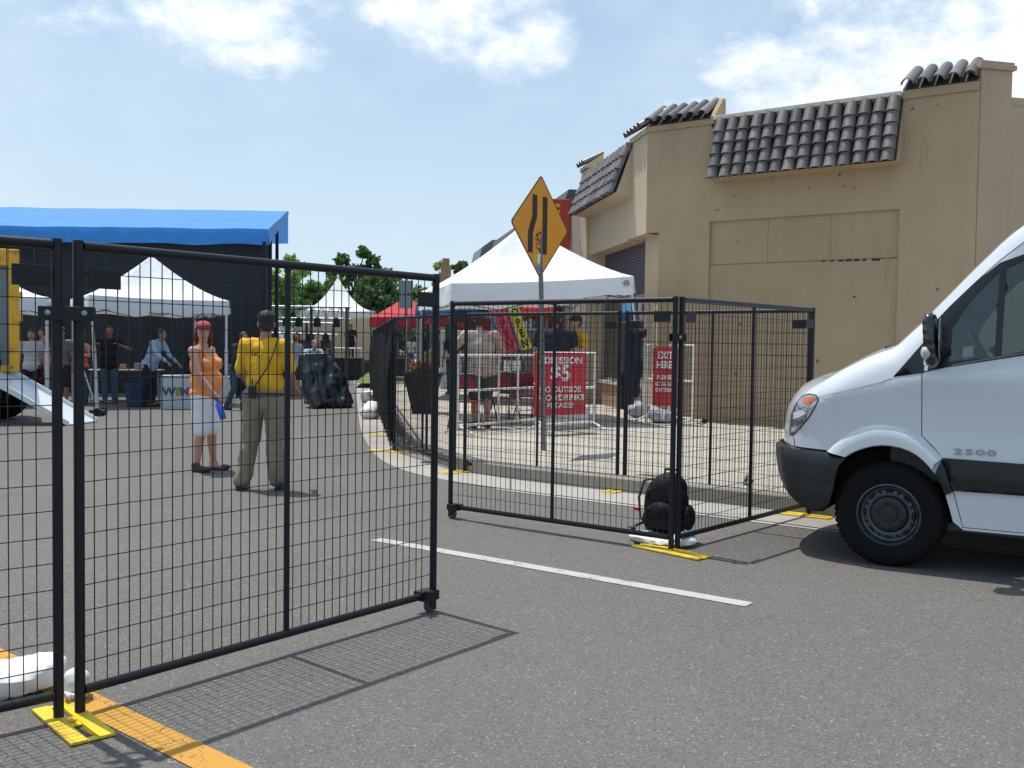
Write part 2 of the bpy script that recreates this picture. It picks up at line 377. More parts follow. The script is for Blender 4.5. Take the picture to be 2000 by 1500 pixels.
def text_mb(txt, size, thick=.004, bold=.012, space=1.0, ax=lambda u, v, w: (u, w, v), center=True, width=None):
    """letters as mesh; ax maps (u right, v up, w out) to 3D"""
    cu = bpy.data.curves.new('t', 'FONT'); cu.body = txt; cu.size = size; cu.extrude = thick / 2; cu.offset = bold * size; cu.space_character = space
    if center: cu.align_x = 'CENTER'
    cu.resolution_u = 4
    o = bpy.data.objects.new('t', cu); COL.objects.link(o); bpy.context.view_layer.update()
    me = bpy.data.meshes.new_from_object(o.evaluated_get(bpy.context.evaluated_depsgraph_get()))
    mb = MB(); k = 1.0
    if width:
        xs = [v.co.x for v in me.vertices]; k = width / max(1e-6, max(xs) - min(xs))
    mb.add([ax(v.co.x * k, v.co.y, v.co.z) for v in me.vertices], [tuple(p.vertices) for p in me.polygons])
    bpy.data.objects.remove(o); bpy.data.curves.remove(cu); bpy.data.meshes.remove(me)
    return mb
def join(*ms):
    r = MB()
    for q in ms: r.add(q.v, q.f)
    return r
def lerp(a, b, t): return tuple(a[i] + (b[i] - a[i]) * t for i in range(len(a)))
# ============================================================ SETTING: ground, kerb, markings
mb = MB(); mb.add([(-900, -60, 0), (900, -60, 0), (900, 1500, 0), (-900, 1500, 0)], [(0, 1, 2, 3)])
struct('road', mb, asphalt())
KL = [(-12.5, 82), (-2.5, 20.5), (-1.97, 17.2), (-1.52, 14.9), (-1.22, 13.5), (-.92, 12.5), (-.5, 11.65), (.1, 11.03), (1.3, 10.12), (2.45, 9.22), (14, .3)]
def smooth_line(pts, it=2):
    for _ in range(it):
        q = [pts[0]]
        for a, b in zip(pts[:-1], pts[1:]): q += [lerp(a, b, .25), lerp(a, b, .75)]
        pts = q + [pts[-1]]
    return pts
KL = smooth_line(KL)
def offs(line, d):
    out = []
    for i, p in enumerate(line):
        a = line[max(i - 1, 0)]; b = line[min(i + 1, len(line) - 1)]; dx, dy = b[0] - a[0], b[1] - a[1]; L = math.hypot(dx, dy)
        out.append((p[0] + dy / L * d, p[1] - dx / L * d))
    return out
def strip(l0, l1, z0, z1): return MB().grid([[(x, y, z0) for x, y in l0], [(x, y, z1) for x, y in l1]])
struct('gutter', strip(offs(KL, .62), offs(KL, -.02), .004, .004), concrete('gutter_concrete', (.36, .335, .30), 3.0))
kb = MB().grid([[(x, y, z) for x, y in offs(KL, d)] for d, z in ((.0, 0.0), (.0, .135), (-.015, .154), (-.16, .156), (-.16, .10))])
struct('kerb', kb, stucco('kerb_concrete', (.30, .27, .235)))
ins = offs(KL, -.16)
bm = MB(); bm.add([(x, y, .152) for x, y in ins] + [(70, .3, .152), (70, 82, .152)], [tuple(range(len(ins) + 2))])
pv = struct('pavement', bm, concrete('pavement_concrete', (.43, .395, .345), 1.5, R(36)))
M_WL = paint_line('white_road_paint', (.42, .41, .38), .60); M_OL = paint_line('orange_road_paint', (.50, .25, .028), .66)
def mark(name, a, b, w, m_, z=.004, n=1):
    a = Vector((a[0], a[1])); b = Vector((b[0], b[1])); d = (b - a).normalized(); q = Vector((-d.y, d.x)) * w / 2
    mb = MB(); mb.add([(a.x + q.x, a.y + q.y, z), (b.x + q.x, b.y + q.y, z), (b.x - q.x, b.y - q.y, z), (a.x - q.x, a.y - q.y, z)], [(0, 1, 2, 3)])
    return struct(name, mb, m_)
mark('white_road_line', (-1.02, 7.60), (1.40, 5.80), .115, M_WL)
d_ = Vector((1.45, -1.14)).normalized(); c_ = Vector((-1.695, 4.055)); d_ = Vector((.763, -.645))
mark('orange_road_line', c_ - d_ * 14, c_ + d_ * 9, .142, M_OL)
struct('white_edge_line', strip(offs(KL[-14:], .67), offs(KL[-14:], .73), .005, .005), M_WL)
# grass verge far along the street
gb = MB(); g0, g1 = G(835, 712, .16), G(905, 705, .16)
gb.add([(-5.2, 33, .165), (1.5, 33, .165), (1.0, 52, .165), (-7.2, 52, .165)], [(0, 1, 2, 3)])
grm = mat('grass', (.10, .15, .035), .9, 0, .35, 3)
struct('lawn', gb, grm)

# ============================================================ CORNER BUILDING
W0 = Vector((3.27, 18.3, 0)); BU = Vector((.804, -.595, 0)).normalized(); BN = Vector((-.595, -.804, 0)).normalized()
P1 = W0 + BU * -.99; SV = Vector((-.16, .987, 0)).normalized(); SM = Vector((-.987, -.16, 0)).normalized()
P2 = W0 + BU * 4.74; RV = Vector((.97, .24, 0)).normalized(); RN = Vector((.24, -.97, 0)).normalized()
def A(s, n, z): return tuple(W0 + BU * s + BN * n + Vector((0, 0, z)))
def B(t, n, z): return tuple(P1 + SV * t + SM * n + Vector((0, 0, z)))
def C_(t, n, z): return tuple(P2 + RV * t + RN * n + Vector((0, 0, z)))
def fbox(f, s0, s1, n0, n1, z0, z1, mb=None):
    mb = mb or MB()
    vs = [f(s, n, z) for z in (z0, z1) for n in (n0, n1) for s in (s0, s1)]
    return mb.add(vs, [(0, 2, 3, 1), (4, 5, 7, 6), (0, 1, 5, 4), (2, 6, 7, 3), (0, 4, 6, 2), (1, 3, 7, 5)])
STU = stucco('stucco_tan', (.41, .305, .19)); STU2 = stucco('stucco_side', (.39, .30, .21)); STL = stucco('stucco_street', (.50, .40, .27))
TILE = tilemat()
bld = thing('corner_building', 'tan stucco single-storey corner building with dark barrel tile roofs between its pillars', 'building', tuple(W0))
core = MB()
fp = [P1 + SV * 5.2 + SM * -.5, P1 + SM * -.5 - BN * .0, W0 + BU * -.7 + BN * -.06, W0 + BU * 4.7 + BN * -.06, P2 + RN * -.05, P2 + RV * 12 + RN * -.05, P2 + RV * 12 + Vector((0, 14, 0)), P1 + SV * 5.2 + Vector((12, 3, 0))]
n = len(fp); core.add([(p.x, p.y, z) for z in (.1, 5.42) for p in fp], [tuple(range(n)), tuple(range(2 * n - 1, n - 1, -1))] + [(i, (i + 1) % n, (i + 1) % n + n, i + n) for i in range(n)])
build('wall', core, STU, bld, world=True)
fr = MB()
fbox(A, -.72, .30, -.3, 0, .1, 3.62, fr)                 # left of the blocked opening, lower
fbox(A, -.99, .30, -.3, .002, 3.62, 5.57, fr)             # overhanging upper pillar
fbox(A, .30, 3.60, -.3, 0, 3.75, 5.42, fr); fbox(A, 3.60, 4.74, -.3, 0, .1, 5.60, fr)
build('front_wall', fr, STU, bld, world=True)
pn = MB()
for a, b in ((.302, 1.38), (1.386, 2.48), (2.486, 3.598)): fbox(A, a, b, -.1, -.048, 2.985, 3.748, pn)
fbox(A, .302, 3.598, -.1, -.036, .1, 2.968, pn)
build('blocked_opening', pn, stucco('stucco_board', (.385, .287, .18)), bld, world=True)
dk = MB()
for k in range(9):
    s = 2.35 + k * .138 + rnd.uniform(-.02, .02); fbox(A, s, s + rnd.uniform(.05, .15), -.1, -.032 - .0006 * k, 2.968 - .012 - .0025 * k, 2.975, dk)
build('crack', dk, mat('crack_dark', (.02, .018, .015), .9), bld, world=True)
for s, z in ((.9, 1.9), (1.7, 2.2), (2.9, 2.35), (.75, 4.15), (2.1, 4.2), (2.7, 4.17)): build('bolt_hole', fbox(A, s, s + .02, -.1, .006, z, z + .02), MATS['crack_dark'], bld, world=True)
ed = MB()
fbox(B, .0, .95, -.5, -.275, .1, 3.62, ed)                # lower pillar flank towards the street
fbox(B, .003, 1.30, -.5, .001, 3.62, 5.5, ed)
fbox(B, 1.30, 4.60, -.5, -.02, 3.60, 5.42, ed)             # fascia above the shop front
fbox(B, 4.55, 5.2, -.5, .06, .1, 5.62, ed)                # far pillar
build('street_wall', ed, STL, bld, world=True)
# third face, right of the second pillar
rt = MB(); fbox(C_, .02, .58, -.35, .0, .1, 5.80, rt); fbox(C_, -.02, .62, -.4, .05, 5.80, 5.88, rt); fbox(C_, 0, .60, -.38, .02, 5.88, 5.93, rt)
fbox(C_, .58, 12, -.35, -.02, .1, 5.28, rt)
build('side_wall', rt, STU2, bld, world=True, bevel=.012)
cp = MB(); fbox(A, .38, 3.6, -.3, .12, 5.53, 5.60, cp)
build('coping', cp, mat('coping_cream', (.62, .58, .50), .6, dirt=(.35, .3, .25), ds=4), bld, world=True, bevel=.006)
def barrel(mb, o, down, lat, nor, L, r0, r1, n=7, th=.016):
    """one half-round tile running down the slope from o"""
    rings = []
    for (q, r) in ((0, r0), (L, r1)):
        c = Vector(o) + down * q
        rings.append([c + lat * (-math.cos(math.pi * k / n)) * r + nor * (math.sin(math.pi * k / n) * r) for k in range(n + 1)])
    c = Vector(o) + down * L
    rings.append([c + lat * (-math.cos(math.pi * k / n)) * (r1 - th) + nor * (math.sin(math.pi * k / n) * (r1 - th)) for k in range(n + 1)])
    rings.append([c - down * .1 + lat * (-math.cos(math.pi * k / n)) * (r1 - th) + nor * (math.sin(math.pi * k / n) * (r1 - th)) for k in range(n + 1)])
    mb.grid([[tuple(v) for v in rg] for rg in rings])
def tile_roof(f, lat, out, s0, s1, z0, z1, n0, n1, cols, rows, mb, jit=.012):
    top = Vector(f(s0, n0, z0)); bot = Vector(f(s0, n1, z1)); dn = (bot - top); L = dn.length; dn.normalize(); nor = lat.cross(dn).normalized()
    if nor.dot(out) + nor.z < 0: nor = -nor
    sp = (s1 - s0) / cols; rl = L / rows
    for r in range(rows):
        for c in range(cols):
            o = Vector(f(s0 + sp * (c + .5) + rnd.uniform(-jit, jit), n0, z0)) + dn * (r * rl - .03 + rnd.uniform(-.006, .006)) + nor * (.006 + rnd.uniform(0, .006))
            barrel(mb, o, (dn + nor * .09 + lat * rnd.uniform(-.015, .015)).normalized(), lat, nor, rl + .05, sp * .40, sp * .47)
tl = MB(); tile_roof(A, BU, BN, .40, 3.62, 5.49, 4.45, .05, .36, 14, 5, tl)
build('tile_roof', tl, TILE, bld, world=True, smooth=True)
up_ = MB()
up_.add([A(.38, .01, 5.5), A(3.62, .01, 5.5), A(3.62, .33, 4.47), A(.38, .33, 4.47)], [(0, 1, 2, 3)])
ge = MB(); ge.add([A(.38, .005, 5.5), A(3.62, .005, 5.5), A(3.62, .322, 4.47), A(.38, .322, 4.47), A(.38, .0, 4.45), A(3.62, .0, 4.45)], [(0, 1, 2, 3), (3, 2, 5, 4), (0, 3, 4), (1, 5, 2)]); build('roof_soffit', ge, STU, bld, world=True)
build('roof_underlay_shade', up_, mat('underlay_shade', (.05, .045, .045), .8), bld, world=True)  # dark sheet paints the shade in the gaps between the tiles
def cap_tiles(f, lat, out, s0, s1, cols, mb, z0=5.60, z1=5.97, nb=-.42, nf=.10):
    tile_roof(f, lat, out, s0, s1, z1, z0, nb, nf, cols, 1, mb, .004)
for a_, b_, k_, za, zb in ((-1.0, .28, 6, 5.59, 5.96), (3.6, 4.72, 5, 5.62, 5.99)):
    cap = MB(); cap_tiles(A, BU, BN, a_, b_, k_, cap, za, zb); build('pillar_cap_tiles', cap, TILE, bld, world=True, smooth=True)
    cap = MB(); cap.add([A(a_ + .01, .012, za - .015), A(b_, .012, za - .015), A(b_, .05, za + .0), A(a_ + .01, .05, za + .0), A(a_ + .01, -.42, zb - .005), A(b_, -.42, zb - .005)], [(0, 1, 2, 3), (3, 2, 5, 4)]); build('cap_underlay_shade', cap, mat('underlay_shade', (.05, .045, .045), .8), bld, world=True)  # dark slab paints the shade under the cap tile curves
cs = MB(); cap_tiles(B, SV, SM, .0, 1.15, 5, cs, 5.55, 5.92, -.45, .07); build('street_cap_tiles', cs, TILE, bld, world=True, smooth=True)
cs = MB(); cap_tiles(B, SV, SM, 4.5, 5.2, 3, cs, 5.66, 5.92, -.3, .11); build('street_cap_tiles', cs, TILE, bld, world=True, smooth=True)
fn = MB()
fn.add([B(t, n_, z) for t in (.0, 1.15) for n_, z in ((.03, 5.48), (.03, 5.58), (-.42, 5.92), (-.42, 5.49))], [(0, 1, 2, 3), (4, 7, 6, 5), (0, 4, 5, 1), (1, 5, 6, 2), (2, 6, 7, 3)])
build('parapet', fn, STL, bld, world=True); fn = MB()
fn.add([B(t, n_, z) for t in (4.5, 5.2) for n_, z in ((.1, 5.6), (.1, 5.68), (-.3, 5.94), (-.3, 5.6))], [(0, 1, 2, 3), (4, 7, 6, 5), (0, 4, 5, 1), (1, 5, 6, 2), (2, 6, 7, 3)])
build('parapet', fn, STL, bld, world=True); fn = MB()
fn.add([A(.29, .04, 5.48), A(.37, .04, 5.48), A(.29, .04, 5.62), A(.37, .04, 5.62), A(.29, -.42, 5.48), A(.37, -.42, 5.48), A(.29, -.42, 6.0), A(.37, -.42, 6.0), A(.29, -.32, 6.0), A(.37, -.32, 6.0)],
       [(0, 1, 3, 2), (2, 3, 9, 8), (8, 9, 7, 6), (4, 6, 7, 5), (0, 2, 8, 6, 4), (1, 5, 7, 9, 3)])
build('parapet', fn, STU, bld, world=True); fn = MB()
fn.add([A(s, n_, z) for s in (-.98, .29) for n_, z in ((.03, 5.48), (.03, 5.60), (-.42, 5.955), (-.42, 5.49))], [(0, 1, 2, 3), (4, 7, 6, 5), (0, 4, 5, 1), (1, 5, 6, 2), (2, 6, 7, 3)])
build('parapet', fn, STU, bld, world=True); fn = MB()
fn.add([A(s, n_, z) for s in (3.61, 4.73) for n_, z in ((.03, 5.48), (.03, 5.62), (-.42, 5.975), (-.42, 5.49))], [(0, 1, 2, 3), (4, 7, 6, 5), (0, 4, 5, 1), (1, 5, 6, 2), (2, 6, 7, 3)])
build('parapet', fn, STU, bld, world=True)
st_ = MB(); tile_roof(B, SV, SM, 1.0, 4.72, 5.45, 4.5, .02, .36, 15, 4, st_)
build('tile_roof', st_, TILE, bld, world=True, smooth=True)
us = MB(); us.add([B(1.0, .0, 5.46), B(4.72, .0, 5.46), B(4.72, .33, 4.52), B(1.0, .33, 4.52)], [(0, 1, 2, 3)])
ge = MB(); ge.add([B(1.0, -.01, 5.46), B(4.72, -.01, 5.46), B(4.72, .32, 4.52), B(1.0, .32, 4.52), B(1.0, -.02, 4.46), B(4.72, -.02, 4.46)], [(0, 1, 2, 3), (3, 2, 5, 4), (0, 3, 4), (1, 5, 2)]); build('roof_soffit', ge, STL, bld, world=True)
build('roof_underlay_shade', us, mat('underlay_shade', (.05, .045, .045), .8), bld, world=True)  # painted gap shade behind the street tiles as well
# shop front under the fascia
sh = MB(); fbox(B, .95, 4.55, -.55, -.40, 2.55, 3.6, sh)
for k in range(16): fbox(B, .95, 4.55, -.40, -.385, 2.56 + k * .064, 2.60 + k * .064, sh)
build('roller_shutter', sh, mat('shutter_grey', (.085, .075, .09), .55), bld, world=True)
br_ = MB(); fbox(B, .95, 4.55, -.5, -.25, .1, .66, br_); build('low_wall', br_, brickmat('planter_brick', (.42, .22, .11), (.34, .18, .09), (.3, .27, .22)), bld, world=True)
sl_ = MB(); fbox(B, .93, 4.56, -.52, -.2, .66, .72, sl_); build('window_sill', sl_, mat('sill', (.55, .5, .42), .6), bld, world=True)
M_FRM = mat('alu_frame', (.28, .29, .27), .4, .5)
for (a, b) in ((.98, 1.9), (1.96, 3.0), (3.06, 4.5)):
    wf = MB()
    for (x0, x1, z0, z1) in ((a, a + .05, .72, 2.55), (b - .05, b, .72, 2.55), (a + .05, b - .05, .72, .78), (a + .05, b - .05, 2.49, 2.55), (a + .05, b - .05, 2.0, 2.04)): fbox(B, x0, x1, -.42, -.36, z0, z1, wf)
    wo_ = build('window', wf, M_FRM, bld, world=True)
    pb = MB(); fbox(B, a + .05, b - .05, -.395, -.385, .78, 2.49, pb)
    q = build('pane', pb, mat('shop_glass', (.03, .045, .042), .05, 0, .35, 2.5, spec=.9), bld, world=True); q.parent = wo_
for t, z, w_, h, in ((1.2, 1.2, .3, .35), (1.5, 1.6, .25, .3)): build('window_poster', fbox(B, t, t + w_, -.384, -.376, z, z + h), mat('poster_teal', (.02, .16, .17), .6), bld, world=True)
for a_, b_, z0_, z1_ in ((2.1, 2.5, 1.5, 1.78), (2.3, 2.6, 1.1, 1.3)): build('window_poster', fbox(B, a_, b_, -.384, -.376, z0_, z1_), mat('poster_pink', (.45, .04, .16), .6), bld, world=True)
ps = MB(); fbox(B, 2.15, 2.9, -.384, -.37, 2.06, 2.22, ps); build('window_poster', ps, mat('poster_navy', (.02, .06, .22), .6), bld, world=True)
ps = MB(); fbox(B, 2.15, 2.9, -.384, -.37, 2.222, 2.42, ps); build('window_poster', ps, mat('poster_sky', (.2, .5, .85), .6), bld, world=True)

# neighbour with the long grey mansard
nb_ = thing('mansard_shop', 'long low shop row with dark grey mansard roof beyond the corner building', 'building', B(5.3, 0, 0))
q = MB(); fbox(B, 5.3, 7.0, -8, .0, .1, 4.9, q); build('brick_wall', q, brickmat('buff_brick', (.42, .30, .22), (.36, .25, .18), (.4, .36, .3)), nb_, world=True)
q = MB(); fbox(B, 7.0, 21.4, -8, -.1, .1, 4.2, q); build('wall', q, stucco('stucco_far', (.42, .38, .31)), nb_, world=True)
q = MB()
q.add([B(t, n_, z) for t in (6.6, 20.0) for n_, z in ((.55, 4.15), (.05, 5.42), (-1.2, 5.42), (-1.2, 4.15))], [(0, 1, 2, 3), (4, 7, 6, 5), (0, 4, 5, 1), (1, 5, 6, 2), (2, 6, 7, 3), (3, 7, 4, 0)])
build('mansard_roof', q, mat('mansard_grey', (.085, .085, .09), .75, 0, .3, 2, stretch=(1, 1, 6), bump=1, bs=12), nb_, world=True)
q = MB(); q.add([B(t, n_, z) for t in (20.0, 22.6) for n_, z in ((.75, 4.0), (.5, 5.2), (.1, 5.5), (-1.2, 5.5), (-1.2, 4.0))], [(0, 1, 2, 3, 4), (9, 8, 7, 6, 5)] + [(i, i + 5, (i + 1) % 5 + 5, (i + 1) % 5) for i in range(5)])
build('end_roof', q, mat('end_roof_green', (.20, .22, .19), .7, 0, .2, 2), nb_, world=True)
for k in range(5):
    a = 7.6 + k * 2.6; q = MB(); fbox(B, a, a + 2.0, -.2, -.06, .8, 2.9, q); w_ = build('window', q, M_FRM, nb_, world=True)
    q = MB(); fbox(B, a + .08, a + 1.92, -.06, -.05, .88, 2.82, q); p_ = build('pane', q, mat('shop_glass', (.03, .045, .042), .05), nb_, world=True); p_.parent = w_
# red blade sign on the brick wall
bs_ = thing('blade_sign', 'tall red blade sign with yellow letters sticking out above the white tent', 'sign', B(5.35, .2, 3.3))
q = MB(); fbox(B, 5.30, 5.42, .30, 1.26, 2.9, 4.98, q); build('panel', q, mat('sign_red', (.42, .045, .035), .5, 0, .1), bs_, world=True, bevel=.02)
for z in (3.3, 4.6): q = MB(); fbox(B, 5.33, 5.39, -.05, .30, z, z + .08, q); build('bracket', q, M_STEEL, bs_, world=True)
OR_ = Vector(B(5.295, .66, 0)); ux = -SM
M_YT = mat('sign_yellow', (.70, .42, .02), .5)
for ch, z in (('F', 4.50), ('O', 3.42)):
    build('lettering', text_mb(ch, .5, .02, .03, ax=lambda u, v, w_: tuple(OR_ + ux * u - SV * (w_ + .0) + Vector((0, 0, z + v)))), M_YT, bs_, world=True)

# ============================================================ TREES
def tree(name, label, px, ytop, Y, rpx, dens=1.0, c1=(.045, .085, .02), c2=(.10, .16, .04), lobes=None, base=620, trunk_r=.25, grp='trees beyond the stage and tents', leaf=.34, cat='tree'):
    sc = Y / F; top = D(px, ytop, Y); h = top.z; cx = top.x; r = rpx * sc
    t = thing(name, label, cat, (cx, Y, 0), 0, grp); rr = random.Random(int(px * 7 + ytop))
    tk = MB(); fork = max(1.2, h - 2.3 * r - .5)
    tk.tube([(0, 0, -.05), (.05, 0, fork * .5), (0, .05, fork), (.1, 0, fork + (h - fork) * .55)], [trunk_r, trunk_r * .8, trunk_r * .65, trunk_r * .2], 8)
    lobes = lobes or [(rr.uniform(-.7, .7), rr.uniform(-.7, .7), rr.uniform(.0, 1), rr.uniform(.32, .55)) for _ in range(11)]
    vs = []; cz0 = max(D(px, base, Y).z, 1.0)
    P = []
    for (a, b, c, s) in lobes:
        cc = np.array([a * r, b * r, cz0 + (h - cz0 - s * r * .8) * c]); P.append((cc, s * r))
        tk.tube([(0, 0, fork * .85), tuple(cc * np.array([.45, .45, 1]) + np.array([0, 0, -(cc[2] - fork) * .45])), tuple(cc)], [trunk_r * .45, trunk_r * .28, trunk_r * .08], 5)
    g = np.random.default_rng(int(px * 13 + Y))
    for cc, s in P:
        nsub = int(16 + 16 * s)
        for _ in range(nsub):
            d = g.normal(size=3); d /= np.linalg.norm(d); sub = cc + d * s * g.uniform(.2, 1.25) * np.array([1, 1, .85]); sr = s * g.uniform(.14, .38)
            nl = int(38 * dens * (.5 + sr))
            q = sub + g.normal(size=(nl, 3)) * sr * np.array([.6, .6, .45])
            vs.append(q)
    vs = np.concatenate(vs); n_ = len(vs)
    a = g.normal(size=(n_, 3)); a /= np.linalg.norm(a, axis=1)[:, None]; b = g.normal(size=(n_, 3)); b -= a * (a * b).sum(1)[:, None]; b /= np.linalg.norm(b, axis=1)[:, None]
    L = (g.uniform(.5, 1.15, n_) * leaf * .5)[:, None]
    co = np.stack([vs - a * L, vs - b * L * .55, vs + a * L, vs + b * L * .55], 1).reshape(-1, 3)
    me = bpy.data.meshes.new('crown'); me.from_pydata(co.tolist(), [], np.arange(n_ * 4).reshape(-1, 4).tolist()); me.materials.append(leafmat('leaf_%d' % px, tuple(v * 2.3 for v in c1), tuple(v * 2.1 for v in c2)))
    o = bpy.data.objects.new('crown', me); COL.objects.link(o); o.parent = t
    build('trunk', tk, mat('bark', (.10, .075, .05), .9, 0, .2, 4), t, smooth=True)
    return t
tree('leafy_tree', 'pale green slender tree rising just right of the stage poles', 560, 487, 56, 34, 1.0, (.09, .15, .04), (.17, .25, .07), trunk_r=.12)
tree('leafy_tree', 'broad mid green tree filling the gap between stage and pagoda tent', 590, 545, 60, 48, 1.4, (.04, .08, .02), (.09, .15, .04))
tree('leafy_tree', 'rounded green tree close behind the left slope of the pagoda tent', 632, 540, 64, 36, 1.3, (.035, .075, .02), (.085, .14, .035))
L2 = [(-.75, .1, .62, .26), (-.45, -.3, .82, .26), (-.15, .2, .64, .25), (-.5, 0, .45, .3), (.35, .1, .95, .26), (.7, 0, .8, .24), (.95, .2, .66, .2), (.3, -.2, .66, .26), (.62, .1, .5, .25), (0, 0, .3, .35), (.35, 0, .2, .4), (-.3, .2, .15, .4)]
tree('tall_tree', 'tallest tree with two airy lobes standing above the pagoda tent', 692, 474, 70, 52, .75, (.025, .05, .018), (.06, .10, .03), L2, trunk_r=.3, leaf=.42)
tree('leafy_tree', 'dense dark tree right of the pagoda tent peak', 745, 530, 68, 52, 1.3, (.025, .055, .018), (.06, .10, .03))
tree('leafy_tree', 'dark tree low behind the red canopy', 795, 560, 74, 40, 1.2, (.03, .06, .02), (.08, .12, .04))
tree('leafy_tree', 'pale wispy tree by the brick chimney', 862, 512, 62, 16, .9, (.10, .15, .05), (.2, .27, .09), trunk_r=.1, base=580)
tree('palm_like_tree', 'dark spiky tree top just left of the white tent roof', 906, 512, 60, 20, .9, (.03, .05, .02), (.07, .1, .03), trunk_r=.12, base=570)
tree('leafy_tree', 'small green tree behind the red canopy near the light pole', 835, 560, 60, 24, 1.0, (.06, .11, .03), (.12, .19, .05), trunk_r=.12, base=640)
for i, (px, yt, Y, rp) in enumerate([(470, 560, 90, 50), (520, 590, 100, 60), (680, 600, 100, 60), (770, 600, 105, 60), (850, 610, 110, 50), (920, 590, 100, 50)]):
    tree('far_tree', ['hazy far tree behind the black stage drape', 'hazy far tree behind the stage poles', 'far tree behind the pagoda tent wall', 'far tree behind the red canopy eave', 'far tree at the end of the street', 'far tree behind the white tent valance'][i], px, yt, Y, rp, .8, (.05, .08, .035), (.1, .15, .06), grp='far trees at the end of the street', leaf=.6, base=668)
ch = thing('brick_chimney', 'slim brown brick chimney above the tents left of the long mansard', 'chimney', tuple(D(869, 700, 58).xy) + (0,))
z1 = D(869, 505, 58).z; q = MB(); q.box((-.28, -.28, 0), (.28, .28, z1 - .4)); build('stack', q, brickmat('chimney_brick', (.36, .18, .11), (.3, .15, .09), (.3, .25, .2)), ch)
q = MB(); q.box((-.2, -.2, z1 - .4), (.2, .2, z1)); build('flue', q, mat('flue', (.33, .17, .11), .9), ch)
# ============================================================ MESH FENCE PANELS
FH0 = 1.865
GF = 'black wire mesh fence panels'
def fence(p0, p1, label, z0=0.0, wheel=None, plates=(0, 1), cat='fence panel', rows=17, FH=FH0, name='fence_panel'):
    """panel from p0 to p1 (local x runs along it)"""
    p0 = Vector((p0[0], p0[1])); p1 = Vector((p1[0], p1[1])); L = (p1 - p0).length; a = math.atan2(p1.y - p0.y, p1.x - p0.x)
    t = thing(name, label, cat, (p0.x, p0.y, z0), a, GF)
    lo, hi = .10, FH - .022
    for x in (.022, L - .022):
        q = MB(); q.tube([(x, 0, .012), (x, 0, FH)], .0205, 10); build('post', q, M_FENCE, t, smooth=True)
    for z in (lo, hi):
        q = MB(); q.tube([(.04, 0, z), (L - .04, 0, z)], .020, 10); build('rail', q, M_FENCE, t, smooth=True)
    q = MB(); q.tube([(L / 2, 0, lo), (L / 2, 0, hi)], .0145, 8); build('middle_post', q, M_FENCE, t, smooth=True)
    w = MB(); n = int(round((L - .09) / .0508)); sp = (L - .09) / n
    for i in range(1, n):
        x = .045 + i * sp + rnd.uniform(-.0015, .0015); w.tube([(x + rnd.uniform(-.002, .002), .0165, lo), (x, .0165, hi)], .0025, 4, cap=False)
    for k in range(1, rows):
        z = lo + (hi - lo) * k / rows; w.tube([(.03, .0215, z), (L * .33, .0215 + rnd.uniform(-.004, .004), z + rnd.uniform(-.003, .003)), (L * .66, .0215 + rnd.uniform(-.004, .004), z + rnd.uniform(-.003, .003)), (L - .03, .0215, z)], .0025, 4, cap=False)
    build('wire_mesh', w, M_FENCE, t, clean=False)
    for e in plates:
        x = .05 if e == 0 else L - .19
        q = MB(); q.box((x, -.024, FH - .185), (x + .14, -.019, FH - .105)); build('name_plate', q, M_FENCE, t, bevel=.004)
    if wheel is not None:
        x = .03 if wheel == 0 else L - .03; s = 1 if wheel == 0 else -1
        q = MB(); q.box((x - .012, -.045, .075), (x + s * .10 if s > 0 else x + .012, .045, .125)) if s > 0 else q.box((x - .10, -.045, .075), (x + .012, .045, .125))
        q.box((min(x, x + s * .03), -.022, .03), (max(x, x + s * .03), -.016, .085)); q.box((min(x, x + s * .03), .016, .03), (max(x, x + s * .03), .022, .085)); q.tube([(x + s * .05, -.05, .12), (x + s * .12, -.05, .135)], .008, 6)
        br = build('caster_bracket', q, M_FENCE, t)
        q = MB(); q.lathe([(.012, -.014), (.034, -.014), (.038, -.008), (.038, .008), (.034, .014), (.012, .014)], 18, (x + s * .02, 0, .039), 'y'); build('caster_wheel', q, M_DARKG, br, smooth=True)
    return t, L
gL = G(146, 1400); gR = (-.415, 5.60)
fence(gL.xy, gR, 'nearest fence gate, swung open over its mesh shadow with a caster at its far end', wheel=1, FH=1.885)
g0 = G(126, 1404).xy; dl = Vector((-.745, -.667))
fence(g0 + dl * 2.15, g0, 'fence panel cut by the left picture edge with a white sandbag behind it', plates=(1,), FH=1.885)
AL, AR, BRp = Vector((-.535, 8.62)), Vector((1.20, 7.30)), Vector((2.70, 9.02))
fence(AL, AR, 'fence gate swung across the road between caster and backpack', wheel=0)
fence(AR + Vector((.018, .022)), BRp, 'fence panel running from the backpack to the van bumper')
C1, C1b, C1c, C2, C2b, C3 = (-1.62, 13.83), (-.66, 11.80), (-.56, 11.74), (1.135, 10.475), (1.175, 10.45), (2.72, 9.12)
fence(C1, C1b, 'kerbside fence panel in front of the black planter pot')
fence(C1c, C2, 'kerbside fence panel before the red admission sign')
fence(C2b, C3, 'kerbside fence panel before the red exit sign')
# hinge brackets between the first two panels and at the corner
for (x, y, nm) in ((-1.735, 3.915, 'black hinge bracket with two pale bolts joining the nearest gate posts'), (AR.x + .0, AR.y + .01, 'black hinge bracket joining the gate posts above the backpack')):
    hw = .10 if x < 0 else .052; t = thing('hinge_bracket', nm, 'bracket', (x, y, 1.60 if x < 0 else 1.57), R(18)); q = MB(); q.box((-hw, -.045, -.03), (hw, -.030, .025)); q.box((-hw, .026, -.03), (hw, .036, .025)); build('plate', q, M_FENCE, t, bevel=.003)
    q = MB()
    for k in ((-.075, .055) if x < 0 else (-.01,)): q.lathe([(0, -.052), (.010, -.050), (.012, -.044)], 10, (k + .01, 0, 0), 'y')
    build('bolt', q, M_STEEL, t)
